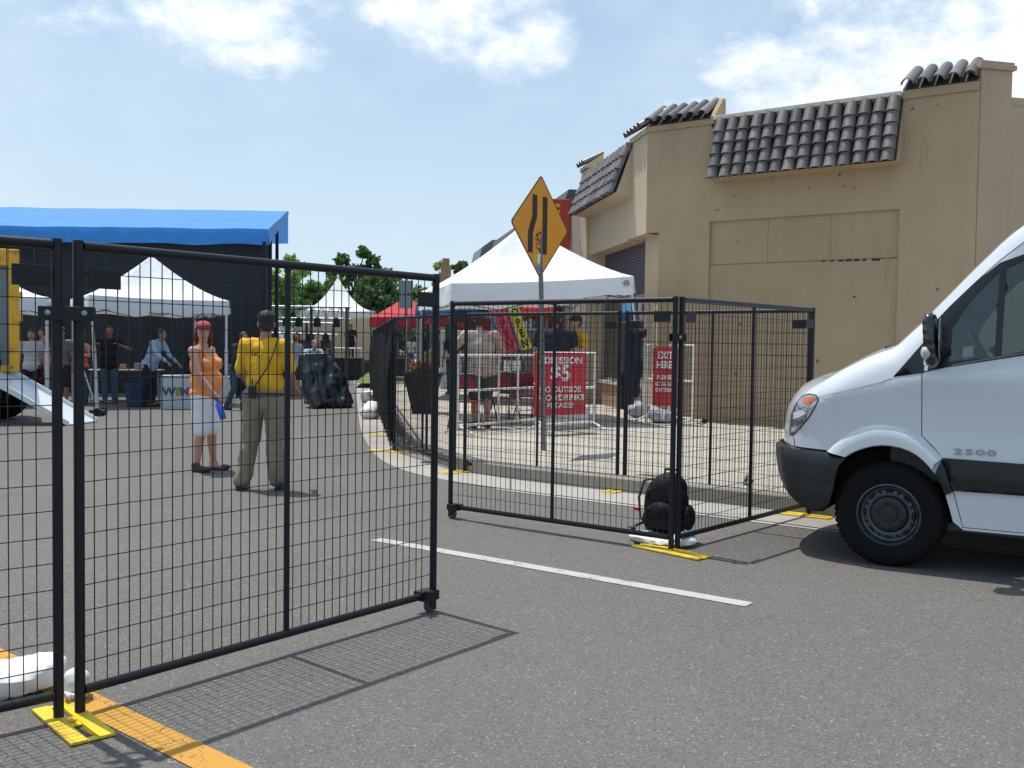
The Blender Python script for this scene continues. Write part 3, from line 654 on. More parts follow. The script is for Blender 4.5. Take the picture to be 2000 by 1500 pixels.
# screened panels receding along the kerb
M_SCR = mat('windscreen_mesh', (.007, .008, .009), .9, 0, .5, 14, spec=.15)
prev = Vector(C1); dd = Vector((-.157, .988)).normalized()
names = ['first black screened fence panel behind the gate post', 'second black screened fence panel, next after the first', 'third black screened fence panel from the kerb corner', 'fourth black screened fence panel from the kerb corner', 'fifth black screened fence panel from the kerb corner', 'sixth black screened fence panel from the kerb corner', 'farthest black screened fence panel of the row']
for k, nm in enumerate(names):
    a = prev + dd * .03; b = a + dd * 2.15
    t, L = fence(a, b, nm, rows=8, plates=())
    q = MB(); rows_ = []
    for j in range(13):
        v = j / 12; rr_ = []
        for i in range(15):
            x = .02 + (L - .04) * i / 14; sag = (.10 * math.sin(math.pi * min(1, i / 6 / 2)) if k == 0 else .03 * math.sin(math.pi * i / 14))
            if k == 0: sag = .30 * (i / 14) ** 1.3
            z = .11 + (FH0 - .16 - sag - .11) * v
            rr_.append((x, .045 + .05 * math.sin(v * 3.1) + .02 * math.sin(i * 1.3 + v * 5 + k), z))
        rows_.append(rr_)
    q.grid(rows_); build('windscreen', q, M_SCR, t, smooth=True)
    prev = b
# yellow base plates
def baseplate(pa, pb, w, label, z=0.0):
    a, b = G(*pa, z), G(*pb, z); c = (a + b) / 2; L = (b - a).length; an = math.atan2(b.y - a.y, b.x - a.x)
    t = thing('base_plate', label, 'fence foot', (c.x, c.y, z), an, 'yellow steel fence feet')
    q = MB()
    q.box((-L / 2, -w / 2, .004), (L / 2, -w * .12, .016)); q.box((-L / 2, w * .12, .004), (L / 2, w / 2, .016)); q.box((-L / 2, -w * .12, .004), (-L / 2 + .03, w * .12, .012)); q.box((L / 2 - .03, -w * .12, .004), (L / 2, w * .12, .012)); q.box((-.05, -w * .12, .004), (.05, w * .12, .012))
    build('plate', q, M_YEL, t, bevel=.002)
    q = MB()
    q.lathe([(0, .016), (.016, .016), (.016, .022), (0, .024)], 10)
    build('bolt_head', q, M_YEL, t, smooth=True)
baseplate((104, 1383), (183, 1449), .165, 'yellow steel foot under the two nearest gate posts, on the orange line')
baseplate((1248, 1066), (1376, 1093), .17, 'yellow steel foot below the backpack at the gate corner')
baseplate((1186, 963), (1262, 952), .16, 'yellow steel foot on the gutter left of the backpack')
baseplate((862, 926), (940, 920), .16, 'yellow steel foot on the gutter under the left kerbside posts')
baseplate((722, 880), (800, 886), .16, 'yellow steel foot at the corner of the screened fence')
baseplate((1515, 1002), (1625, 1014), .16, 'yellow steel foot by the van bumper')
baseplate((722, 852), (756, 852), .16, 'yellow steel foot left of the black screened fence, behind the nearest screen foot')

# ============================================================ SACKS
def sack(pts_center, size, rz, label, grp='white sandbags', seed=1, sagx=0.0, z0=0.0, name='sandbag', m_=None, cat='sandbag'):
    t = thing(name, label, cat, (pts_center[0], pts_center[1], z0), rz, grp)
    q = MB(); rows = []; lx, ly, lz = size; NU, NV = 34, 22
    for i in range(NU + 1):
        u = i / NU * 2 - 1; ring = []
        w = (max(0, 1 - abs(u) ** 3.2)) ** .45
        for k in range(NV):
            a = 2 * math.pi * k / NV; cx, cz = math.cos(a), math.sin(a)
            y = ly / 2 * (w * .92 + .08) * math.copysign(abs(cx) ** .75, cx); z = lz / 2 * w * math.copysign(abs(cz) ** .8, cz)
            nn = noise.noise(Vector((u * 3.1 + seed, cx * 1.7, cz * 1.7 + seed))) * .13 + noise.noise(Vector((u * 9 + seed, cx * 5, cz * 5))) * .10 + noise.noise(Vector((u * 22 + seed, cx * 9, cz * 9))) * .04
            z = lz / 2 + z * (1 + nn) + (.15 * lz * math.sin(u * 3 + seed) if cz > 0 else 0) * w + sagx * u * u * lz * (cz > 0); y *= 1 + nn
            ring.append((u * lx / 2, y, max(.004, z)))
        rows.append(ring + [ring[0]])
    q.grid(rows); build('cloth', q, m_ or M_BAG, t, smooth=True)
    q = MB(); q.tube([(-lx / 2 * .97, 0, lz * .3), (-lx / 2 * 1.02, .01, lz * .35), (-lx / 2 * 1.08, .02, lz * .3)], [.018, .011, .028], 7); build('tied_neck', q, m_ or M_BAG, t, smooth=True)
    return t
c = G(50, 1378); sack((c.x - .20, c.y + .05), (.66, .26, .15), R(41), 'large white sandbag over the fence foot at the lower left corner', seed=3, sagx=.25)
c = G(135, 1380); sack((c.x - .005, c.y + .09), (.14, .10, .12), R(100), 'small white sack end bulging between the two nearest gate posts', seed=9)
c = G(1300, 1066); sack((c.x, c.y + .06), (.50, .28, .085), R(-25), 'flat white sandbag under the black backpack', seed=5)
c = G(719, 786); sack((c.x, c.y), (.42, .32, .30), R(70), 'white sandbag at the far end of the screened fence', seed=11)
c = G(724, 818); sack((c.x, c.y), (.46, .34, .30), R(70), 'white sandbag midway along the screened fence', seed=13)
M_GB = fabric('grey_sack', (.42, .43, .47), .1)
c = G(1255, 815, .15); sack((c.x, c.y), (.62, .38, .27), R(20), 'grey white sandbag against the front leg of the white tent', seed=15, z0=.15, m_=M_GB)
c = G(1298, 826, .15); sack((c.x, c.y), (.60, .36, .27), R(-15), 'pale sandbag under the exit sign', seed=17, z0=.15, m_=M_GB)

# ============================================================ BACKPACK
c = G(1302, 1058); bp = thing('backpack', 'black backpack standing on a white sandbag at the gate corner', 'backpack', (c.x, c.y + .06, .055), R(-30)); bp.scale = (1.08, 1.0, .93)
M_BP = mat('black_nylon', (.006, .006, .007), .7, 0, .3, 12, spec=.2, bump=.6, bs=40)
q = MB(); q.ell((0, 0, .24), (.17, .11, .25)); q.ell((0, -.02, .12), (.17, .12, .13)); q.ell((.02, .02, .38), (.13, .09, .13)); q.box((-.13, -.08, .02), (.13, .08, .36))
remesh('bag', q, M_BP, bp, .012, 6, disp=.008, dscale=9)
q = MB(); q.ell((.0, -.11, .16), (.12, .06, .12)); q.box((-.10, -.15, .06), (.10, -.09, .22)); remesh('front_pocket', q, M_BP, bp, .01, 5, disp=.005, dscale=12)
q = MB(); q.ell((.17, 0, .15), (.045, .08, .11)); remesh('side_pocket', q, M_BP, bp, .01, 3)
q = MB(); q.tube([(-.05, .09, .46), (-.05, .11, .52), (.05, .11, .52), (.05, .09, .46)], .012, 6); build('handle', q, M_BP, bp, smooth=True)
q = MB(); q.tube([(-.12, .06, .44), (-.19, .05, .42), (-.21, .0, .28), (-.19, -.02, .12), (-.16, 0, .06)], [.02, .024, .02, .014, .012], 8, flat=.5); build('shoulder_strap', q, mat('strap_olive', (.05, .045, .02), .7), bp, smooth=True)
q = MB(); q.tube([(-.16, 0, .08), (-.24, -.06, .03), (-.20, -.12, .03)], [.018, .022, .02], 8, flat=.5); build('hip_strap', q, M_BP, bp, smooth=True)
q = MB(); q.box((-.235, -.03, .17), (-.205, -.01, .195)); build('red_tag', q, mat('tag_red', (.6, .03, .04), .5), bp)
q = MB(); q.box((-.25, -.10, .03), (-.2, -.08, .05)); build('buckle', q, M_STEEL, bp)

# ============================================================ ROAD SIGN
sb = G(1062, 880, .15); rs = thing('warning_sign', 'diamond orange lane-narrows warning sign with graffiti and stickers on a grey pole', 'road sign', (sb.x, sb.y, .15))
th = math.atan2(.82, .57); sx = Vector((math.cos(th), math.sin(th), 0)); sn = Vector((math.sin(th), -math.cos(th), 0))
sc_ = Vector((-.115, 0, D(1057, 443, sb.y).z - .15))
def S(u, v, w): return tuple(sc_ + sx * u + Vector((0, 0, v)) + sn * w)
q = MB(); q.tube([(0, 0, -.02), (-.065, 0, 2.15), (-.122, .004, sc_.z + .45)], .031, 10); build('pole', q, mat('pole_grey', (.16, .165, .17), .5, .4, .15, 5), rs, smooth=True)
H_ = .655; W_ = .665
def diamond(h, w, r=.06):
    pts = []
    for (x, y) in ((0, -h), (w, 0), (0, h), (-w, 0)):
        pass
    C4 = [(0, -h), (w, 0), (0, h), (-w, 0)]
    for i in range(4):
        p = Vector((*C4[i], 0)); a = Vector((*C4[i - 1], 0)); b = Vector((*C4[(i + 1) % 4], 0)); u1 = (a - p).normalized() * r; u2 = (b - p).normalized() * r
        for k in range(5):
            t = k / 4; m1 = p + u1 * (1 - t) ** 2 + u2 * t ** 2; pts.append((m1.x, m1.y))
    return pts
q = MB(); q.prism(diamond(H_, W_), lambda u, v: S(u, v, .036), lambda u, v: S(u, v, .040)); build('plate', q, mat('sign_border', (.09, .045, .02), .5), rs)
q = MB(); q.prism(diamond(H_ - .028, W_ - .028, .05), lambda u, v: S(u, v, .040), lambda u, v: S(u, v, .042)); build('sign_face', q, mat('sign_orange', (.66, .265, .010), .42, 0, .07, 3), rs)
q = MB()
def ribbon(pts, hw, mbx, w0=.042, w1=.044):
    L_ = [(x - hw, y) for x, y in pts] + [(x + hw, y) for x, y in pts[::-1]]
    mbx.prism(L_, lambda u, v: S(u, v, w1), lambda u, v: S(u, v, w0))
def quadribbon(pts, hw, mbx):
    for (a, b) in zip(pts[:-1], pts[1:]):
        mbx.prism([(a[0] - hw, a[1]), (a[0] + hw, a[1]), (b[0] + hw, b[1]), (b[0] - hw, b[1])], lambda u, v: S(u, v, .044), lambda u, v: S(u, v, .0415))
quadribbon([(-.23, -.345), (-.23, -.09), (-.14, .12), (-.14, .385)], .055, q)
quadribbon([(.095, -.345), (.095, .385)], .055, q)
build('lane_symbol', q, mat('sign_black', (.012, .012, .012), .5), rs)
q = MB(); rr = random.Random(5)
for k in range(9):
    x0, y0 = -.085 + rr.uniform(0, .07), -.30 + k * .028; pts = [(x0 + rr.uniform(-.045, .045), y0 + rr.uniform(-.035, .035)) for _ in range(4)]
    for a, b in zip(pts[:-1], pts[1:]): q.bar(S(*a, .0445), S(*b, .0445), .006, .003)
build('graffiti', q, M_BLACK, rs)
for (x0, x1, y0, y1, nm, cc) in ((-.065, .03, -.47, -.34, 'white_sticker', (.7, .7, .7)), (-.17, -.09, -.45, -.36, 'yellow_sticker', (.45, .42, .02)), (-.09, .06, -.575, -.50, 'blue_sticker', (.12, .2, .4)), (-.02, .09, -.50, -.475, 'pale_sticker', (.4, .4, .5))):
    q = MB(); q.prism([(x0, y0), (x1, y0 + .01), (x1, y1), (x0, y1 - .01)], lambda u, v: S(u, v, .0455), lambda u, v: S(u, v, .043)); build('sticker', q, mat(nm, cc, .5), rs)['label'] = nm.replace('_', ' ')

# ============================================================ VAN
VW = Vector((2.60, 6.83, 0)); van = thing('van', 'white high-roof cargo van with black bumper and side stripe, its nose left at the fence', 'van', tuple(VW), R(150))
PAINT = mat('van_white', (.62, .65, .69), .22, 0, .02, 3, spec=.6, coat=.8); PLAS = mat('black_trim', (.012, .014, .017), .45, 0, .15, 5)
RUB = mat('tyre_rubber', (.008, .008, .008), .85, 0, .3, 12, spec=.2); SEAM = mat('seam_black', (.01, .01, .01), .9); CH_ = mat('chrome', (.6, .62, .65), .15, 1.0, .05)
SIL = [(.771, .79), (.768, .873), (.758, .95), (.745, 1.02), (.715, 1.085), (.673, 1.146), (.62, 1.188), (.56, 1.23), (.497, 1.268), (.43, 1.31), (.358, 1.355), (.29, 1.392), (.223, 1.429), (.16, 1.46), (.106, 1.482), (.05, 1.50), (.0, 1.53), (-.08, 1.615), (-.167, 1.705), (-.25, 1.795), (-.321, 1.875), (-.40, 1.965), (-.471, 2.045), (-.55, 2.13), (-.618, 2.205), (-.69, 2.275), (-.762, 2.335), (-.87, 2.41), (-1.0, 2.47), (-1.2, 2.53), (-1.4, 2.56), (-2, 2.60), (-3, 2.61), (-5.0, 2.6)]
def dseg(p, a, b):
    ax, ay = b[0] - a[0], b[1] - a[1]; L = ax * ax + ay * ay
    t = 0 if L == 0 else max(0, min(1, ((p[0] - a[0]) * ax + (p[1] - a[1]) * ay) / L)); return math.hypot(p[0] - a[0] - ax * t, p[1] - a[1] - ay * t)
def YF(s, z):
    i = 0.0
    cr = 1.314 if s < -.226 else 1.314 - (s + .226) * .211
    if z > cr: i += (z - cr) * (.30 if s > -.2 else .13)
    else: i += .010 * math.sin((cr - z) * 6) if z > .6 else .012
    if s > .25: i += .20 * ((s - .25) / .55) ** 2.4
    d = min(dseg((s, z), SIL[k], SIL[k + 1]) for k in range(len(SIL) - 1))
    if d < .13: i += .065 * (1 - d / .13) ** 2
    return -i
def inside(p, poly):
    c = False; n = len(poly); j = n - 1
    for i in range(n):
        if (poly[i][1] > p[1]) != (poly[j][1] > p[1]) and p[0] < (poly[j][0] - poly[i][0]) * (p[1] - poly[i][1]) / (poly[j][1] - poly[i][1]) + poly[i][0]: c = not c
        j = i
    return c
def sub(poly, d, close=True):
    out = []; n = len(poly)
    for i in range(n if close else n - 1):
        a, b = poly[i], poly[(i + 1) % n]; k = max(1, int(math.hypot(b[0] - a[0], b[1] - a[1]) / d))
        out += [lerp(a, b, t / k) for t in range(k)]
    if not close: out.append(poly[-1])
    return out
def region(poly, holes=(), off=0.0, d=.045, YF_=None, far=False, edge=0.0, coarse=None):
    YF_ = YF_ or YF
    loops = [sub(poly, d)] + [sub(h, d) for h in holes]; vs = []; es = []
    for lp in loops:
        k = len(vs); vs += lp; es += [(k + i, k + (i + 1) % len(lp)) for i in range(len(lp))]
    nb0 = len(vs)
    xs = [p[0] for p in poly]; zs = [p[1] for p in poly]
    x = min(xs) + d / 2
    while x < max(xs):
        st = d if (coarse is None or x > coarse) else .35
        z = min(zs) + d / 2
        while z < max(zs):
            p = (x, z)
            if inside(p, poly) and not any(inside(p, h) for h in holes) and min(dseg(p, lp[i], lp[(i + 1) % len(lp)]) for lp in loops for i in range(len(lp))) > d * .35: vs.append(p)
            z += st if st < .1 else .2
        x += st
    r = geometry.delaunay_2d_cdt([Vector(v) for v in vs], es, [], 0, 1e-6)
    V, T = r[0], r[2]; fs = []
    for t in T:
        c = (sum(V[i][0] for i in t) / 3, sum(V[i][1] for i in t) / 3)
        if inside(c, poly) and not any(inside(c, h) for h in holes): fs.append(tuple(t))
    P = []
    for v in V:
        y = YF_(v[0], v[1]) + off; P.append((v[0], (-2.0 - y) if far else y, v[1]))
    mb = MB(); mb.add(P, fs)
    if edge:   # fold the boundary inwards for thickness
        used = {}
        for lp in loops:
            ids = []
            for p in lp:
                y = YF_(p[0], p[1]) + off; ids.append(((p[0], y, p[1]), (p[0], y - edge, p[1])))
            k = len(mb.v); n = len(ids)
            mb.v += [a for a, b in ids] + [b for a, b in ids]; mb.f += [(k + i, k + (i + 1) % n, k + n + (i + 1) % n, k + n + i) for i in range(n)]
    return mb
ARCH_I = [(.30, .748), (.24, .79), (.173, .817), (.10, .838), (.03, .842), (-.061, .832), (-.13, .808), (-.192, .771), (-.24, .72), (-.275, .674), (-.315, .61), (-.342, .542), (-.37, .45), (-.395, .36)]
DOOR = [(-.179, 1.345), (-.188, .927), (-.25, .865), (-.32, .787), (-.395, .563), (-.458, .33), (-1.35, .33), (-1.42, .9), (-1.42, 1.6), (-1.42, 2.28), (-1.34, 2.36), (-1.15, 2.37), (-.98, 2.33), (-.775, 2.22), (-.62, 2.09), (-.47, 1.94), (-.33, 1.79), (-.235, 1.675), (-.172, 1.56)]
REAR_ARCH = [(-4.12, .32), (-4.08, .55), (-3.95, .73), (-3.75, .83), (-3.6, .84), (-3.42, .78), (-3.28, .62), (-3.2, .42), (-3.18, .32)]
BODY = SIL + [(-5.0, .32)] + REAR_ARCH + [(-1.6, .31), (-.46, .31)] + ARCH_I[::-1] + [(.343, .765), (.449, .785)]
GAP = .006
def grow(poly, d):
    cx = sum(p[0] for p in poly) / len(poly); cz = sum(p[1] for p in poly) / len(poly); n = len(poly); out = []
    ar = sum(poly[i][0] * poly[(i + 1) % n][1] - poly[(i + 1) % n][0] * poly[i][1] for i in range(n)); sg = 1 if ar > 0 else -1
    for i in range(n):
        a, p, b = poly[i - 1], poly[i], poly[(i + 1) % n]; d1 = (p[0] - a[0], p[1] - a[1]); d2 = (b[0] - p[0], b[1] - p[1])
        l1, l2 = math.hypot(*d1) or 1, math.hypot(*d2) or 1; nx = (d1[1] / l1 + d2[1] / l2) * sg; nz = -(d1[0] / l1 + d2[0] / l2) * sg; L = math.hypot(nx, nz) or 1
        out.append((p[0] + nx / L * d, p[1] + nz / L * d))
    return out
WHOLE = [(-.33, 1.405), (-.345, 1.66), (-.49, 1.895), (-.63, 2.055), (-.767, 2.12), (-1.0, 2.18), (-1.29, 2.20), (-1.30, 1.60), (-.787, 1.485)]
body = build('body', join(region(BODY, [grow(DOOR, GAP)], edge=.02, coarse=-.9), region(BODY, [WHOLE], far=True, d=.12, coarse=-.9)), PAINT, van, smooth=True)
door = build('door', region(DOOR, [WHOLE], edge=.02, coarse=-.95), PAINT, van, smooth=True)
q = MB(); q.v = [(x, y - .025, z) for x, y, z in region(grow(DOOR, .03), [DOOR], 0, .08).v]; q.f = region(grow(DOOR, .03), [DOOR], 0, .08).f; build('door_seal', q, SEAM, van)
BLK = [(.008, 1.314), (-.08, 1.43), (-.171, 1.553), (-.24, 1.685), (-.311, 1.775), (-.473, 1.948), (-.621, 2.078), (-.767, 2.132), (-1.0, 2.20), (-1.31, 2.215), (-1.33, 1.6), (-.787, 1.474), (-.317, 1.384), (-.177, 1.345)]
G1 = [(-.34, 1.425), (-.352, 1.65), (-.42, 1.775), (-.491, 1.878), (-.60, 2.0), (-.622, 2.02), (-.612, 1.462)]
G2 = [(-.662, 2.045), (-.768, 2.092), (-1.0, 2.15), (-1.27, 2.165), (-1.28, 1.62), (-.787, 1.502), (-.652, 1.468)]
build('window_frame', region(BLK, [G1, G2], .004, edge=.03), mat('window_black', (.008, .009, .011), .25), door, smooth=True)
for g_ in (G1, G2): build('window_glass', region(grow(g_, .006), (), -.012), glassmat('van_glass', (.42, .55, .50), .05), door, smooth=True)
build('far_window_glass', region(grow(WHOLE, .01), (), 0, .12, far=True), glassmat('van_glass', (.42, .55, .50), .05), van)
sg = MB(); sg.grid([[(s, YF(s, z) + .010, z) for s, z in ((-.36, 1.398), (-.6, 1.449), (-.787, 1.484), (-1.25, 1.585))], [(s, YF(s, z) + .014, z + .008) for s, z in ((-.36, 1.398), (-.6, 1.449), (-.787, 1.484), (-1.25, 1.585))]]); build('waist_strip', sg, M_STEEL, door)
# stripe, flares, bumper
STR = [(-.325, .783), (-.397, .568), (-1.40, .574), (-1.40, .768), (-.81, .776)]
build('side_stripe', region(STR, (), .018, edge=.02), PLAS, door, smooth=True)
build('side_stripe', region([(-1.44, .574), (-3.1, .58), (-3.1, .77), (-1.44, .768)], (), .018, .3, edge=.02), PLAS, van)
AO = [(.442, .776), (.395, .83), (.346, .878), (.28, .922), (.211, .957), (.14, .978), (.076, .986), (-.01, .982), (-.09, .963), (-.16, .925), (-.222, .877), (-.275, .83), (-.322, .783)]
AI = [(.30, .748), (.26, .777), (.215, .80), (.173, .817), (.12, .833), (.06, .842), (0, .841), (-.061, .832), (-.12, .812), (-.165, .788), (-.21, .752), (-.245, .715), (-.275, .674)]
def flare(ao, ai, h, m_):
    rows = [[(a[0], YF(*a) - .002, a[1]) for a in ao]]
    for k, hh in ((.12, .5), (.3, .9), (.6, 1.0), (.95, 1.0), (1.0, .75)): rows.append([(lerp(a, b, k)[0], YF(*lerp(a, b, k)) + h * hh, lerp(a, b, k)[1]) for a, b in zip(ao, ai)])
    rows.append([(b[0], YF(*b) - .10, b[1]) for b in ai])
    return build('wheel_arch_flare', MB().grid(rows), m_, van, smooth=True)
flare(sub(AO, .03, False), [lerp(AI[min(int(t), 11)], AI[min(int(t) + 1, 12)], t - int(t)) for t in [i * 12 / (len(sub(AO, .03, False)) - 1) for i in range(len(sub(AO, .03, False)))]], .036, PAINT)
f2o = [(-.322, .783), (-.35, .71), (-.372, .64), (-.397, .563)]; f2i = [(-.277, .672), (-.305, .625), (-.325, .58), (-.345, .535)]
flare(f2o, f2i, .030, PLAS)
BUMP = [(.771, .788), (.812, .762), (.806, .70), (.800, .64), (.785, .575), (.76, .51), (.73, .449), (.695, .41), (.655, .382), (.60, .355), (.545, .337), (.50, .338), (.456, .345), (.41, .42), (.389, .497), (.372, .60), (.352, .68), (.30, .744), (.343, .762), (.449, .783)]
def YB(s, z):
    i = .20 * (max(0, s - .25) / .55) ** 2.4
    i += .03 * max(0, (.5 - z) / .16) ** 2 if z < .5 else 0
    i += .04 * max(0, (z - .70) / .09) ** 2 if z > .70 else 0
    return -i
bsk = []
for (s, z) in BUMP[:13]:
    y0 = YB(s, z) + .014; row = []
    for k in range(25):
        t = k / 24; row.append((s + .17 * (1 - abs(2 * t - 1) ** 2.6), y0 + (-2.0 - 2 * y0) * t, z))
    bsk.append(row)
build('bumper', join(region(BUMP, (), .014, YF_=YB, edge=.05), MB().grid(bsk)), PLAS, van, smooth=True)
q = MB(); q.v = [(x, y + .0165 - .014, z) for x, y, z in region([(.80, .604), (.80, .598), (.39, .556), (.39, .562)], (), .014, .05, YF_=YB).v]; q.f = region([(.80, .604), (.80, .598), (.39, .556), (.39, .562)], (), .014, .05, YF_=YB).f; build('bumper_groove', q, SEAM, van)
# headlight
HL = [(.655, 1.150), (.60, 1.168), (.535, 1.165), (.513, 1.141), (.54, 1.08), (.58, 1.011), (.65, .93), (.715, .872), (.758, .868), (.752, .94), (.742, 1.01), (.712, 1.078)]
hl = build('headlight', region(grow(HL, .008), (), .002, .03), SEAM, van, smooth=True)
M_LENS = mat('lens_silver', (.52, .53, .54), .12, .75, .5, 14, coat=1)
build('lens', region(HL, (), .006, .03), M_LENS, hl, smooth=True)
for poly, nm, cc, off in (([(.64, 1.148), (.548, 1.156), (.535, 1.128), (.60, 1.10), (.648, 1.093)], 'turn_lamp', (.72, .14, .06), .008), ([(.725, 1.03), (.64, 1.055), (.60, 1.035), (.66, 1.0), (.72, .98)], 'reflector', (.75, .76, .78), .0085), ([(.70, .965), (.63, .99), (.62, .965), (.69, .935)], 'reflector', (.10, .11, .12), .0087), ([(.735, .92), (.69, .93), (.70, .895), (.735, .885)], 'reflector', (.6, .6, .62), .0085), ([(.68, 1.09), (.60, 1.085), (.66, 1.065)], 'reflector', (.22, .23, .25), .009)):
    build(nm, region(poly, (), off, .03), mat(nm + '%d' % int(cc[0] * 100), cc, .2, .2, .1, coat=1), hl, smooth=True)
# seam between fender and bumper corner under the headlight
q = MB(); q.tube([(s, YF(s, z) + .002, z) for s, z in ((.72, .87), (.70, .83), (.695, .79))], .003, 4); build('panel_gap', q, SEAM, van)
q = MB(); q.tube([(s, YF(s, z) + .0015, z) for s, z in sub([(.71, 1.10), (.665, 1.155), (.60, 1.185), (.513, 1.158), (.286, 1.215), (.10, 1.27), (.012, 1.305)], .04, False)][3:], .0016, 4); build('bonnet_gap', q, mat('gap_grey', (.25, .26, .28), .6), van)
# skins across the width
def skin(pts, crown, t0=0.0, t1=1.0, n=20, extra=0.0):
    rows = []
    for i, (s, z) in enumerate(pts):
        a = pts[max(0, i - 1)]; b = pts[min(len(pts) - 1, i + 1)]; dx, dz = b[0] - a[0], b[1] - a[1]; L = math.hypot(dx, dz); nx, nz = dz / L, -dx / L
        cr = crown(s, z); y0 = YF(s, z); row = []
        for k in range(n + 1):
            t = t0 + (t1 - t0) * k / n; c = cr * (1 - abs(2 * t - 1) ** 2.4) + extra; row.append((s + nx * c, y0 + (-2.0 - 2 * y0) * t, z + nz * c))
        rows.append(row)
    return MB().grid(rows)
crn = lambda s, z: .15 if s > .6 else (.06 if s > .03 else (.07 if s > -.75 else .05))
hs = [p for p in SIL if p[0] > .04]; build('bonnet', skin(hs, lambda s, z: .06 + .10 * max(0, min(1, (s - .45) / .3))), PAINT, van, smooth=True)
ws = [p for p in SIL if -.78 < p[0] <= .055]
build('a_pillar', join(skin(ws, crn, 0, .07, 3), skin(ws, crn, .93, 1, 3)), PAINT, van, smooth=True)
build('windscreen', skin(ws, crn, .07, .93, 16, -.004), glassmat('van_glass', (.42, .55, .50), .05), van, smooth=True)
build('roof', skin([p for p in SIL if p[0] < -.75], crn), PAINT, van, smooth=True)
q = MB(); q.grid([[(-5.0, YF(-4.9, z), z), (-5.0, -1, z), (-5.0, -2 - YF(-4.9, z), z)] for z in (.32, 1, 1.8, 2.3, 2.55)]); build('rear_doors', q, PAINT, van)
q = MB(); q.box((-.05, -1.7, 1.50), (.07, -.25, 1.515)); q.tube([(.12, -.35, 1.515), (.05, -.5, 1.54), (-.3, -.7, 1.82)], .008, 6); build('wiper', q, PLAS, van)
# interior and underbody
q = MB(); q.box((-4.9, -1.9, .34), (.45, -.38, .56)); q.box((.05, -1.6, .5), (.6, -.4, 1.1)); q.box((-4.9, -1.93, .56), (-1.5, -1.90, 2.3)); build('floor_and_light_block', q, mat('underbody', (.02, .02, .02), .9), van)  # second box is an added engine bay block that stops light
q = MB(); q.ell((-.15, -1.0, 1.28), (.28, .82, .16)); q.ell((-.28, -.5, 1.38), (.12, .26, .12)); q.box((-.35, -1.85, .6), (.04, -.12, 1.22)); remesh('dashboard', q, mat('dash_grey', (.035, .037, .04), .7), van, .03, 3)
q = MB()
a_ = Matrix.Rotation(R(-62), 3, 'Y'); ring = [Vector((-.50, -.52, 1.47)) + a_ @ Vector((.19 * math.cos(t), .19 * math.sin(t), 0)) for t in [2 * math.pi * k / 24 for k in range(25)]]
q.tube(ring, .015, 6); q.tube([ring[0], ring[12]], .014, 6); q.tube([Vector((-.50, -.52, 1.47)), Vector((-.3, -.52, 1.36))], .03, 6); build('steering_wheel', q, M_BLACK, van, smooth=True)
for y in (-.55, -1.45):
    q = MB(); q.box((-1.32, y - .24, .95), (-.82, y + .24, 1.13)); q.ell((-1.32, y, 1.45), (.12, .25, .40)); q.ell((-1.38, y, 1.86), (.07, .14, .13)); q.box((-1.3, y - .2, .6), (-.9, y + .2, .95)); remesh('seat', q, mat('seat_grey', (.05, .055, .06), .85), van, .03, 3)
q = MB(); q.grid([[(-1.62, YF(-1.62, z) - .03, z), (-1.62, -1, z), (-1.62, -2 - YF(-1.62, z) + .03, z)] for z in (.56, 1.2, 1.9, 2.5)]); build('bulkhead', q, mat('bulkhead', (.25, .26, .27), .7), van)
q = MB(); wa = [math.pi * (k / 18 * 1.02 - .01) for k in range(19)]
q.grid([[(.02 + .44 * math.cos(a), y_, .36 + .46 * math.sin(a)) for a in wa] for y_ in (-.12, -.5)]); q.add([(.02 + .44 * math.cos(a), -.5, .36 + .46 * math.sin(a)) for a in wa], [tuple(range(19))]); build('wheel_well', q, M_BLACK, van)
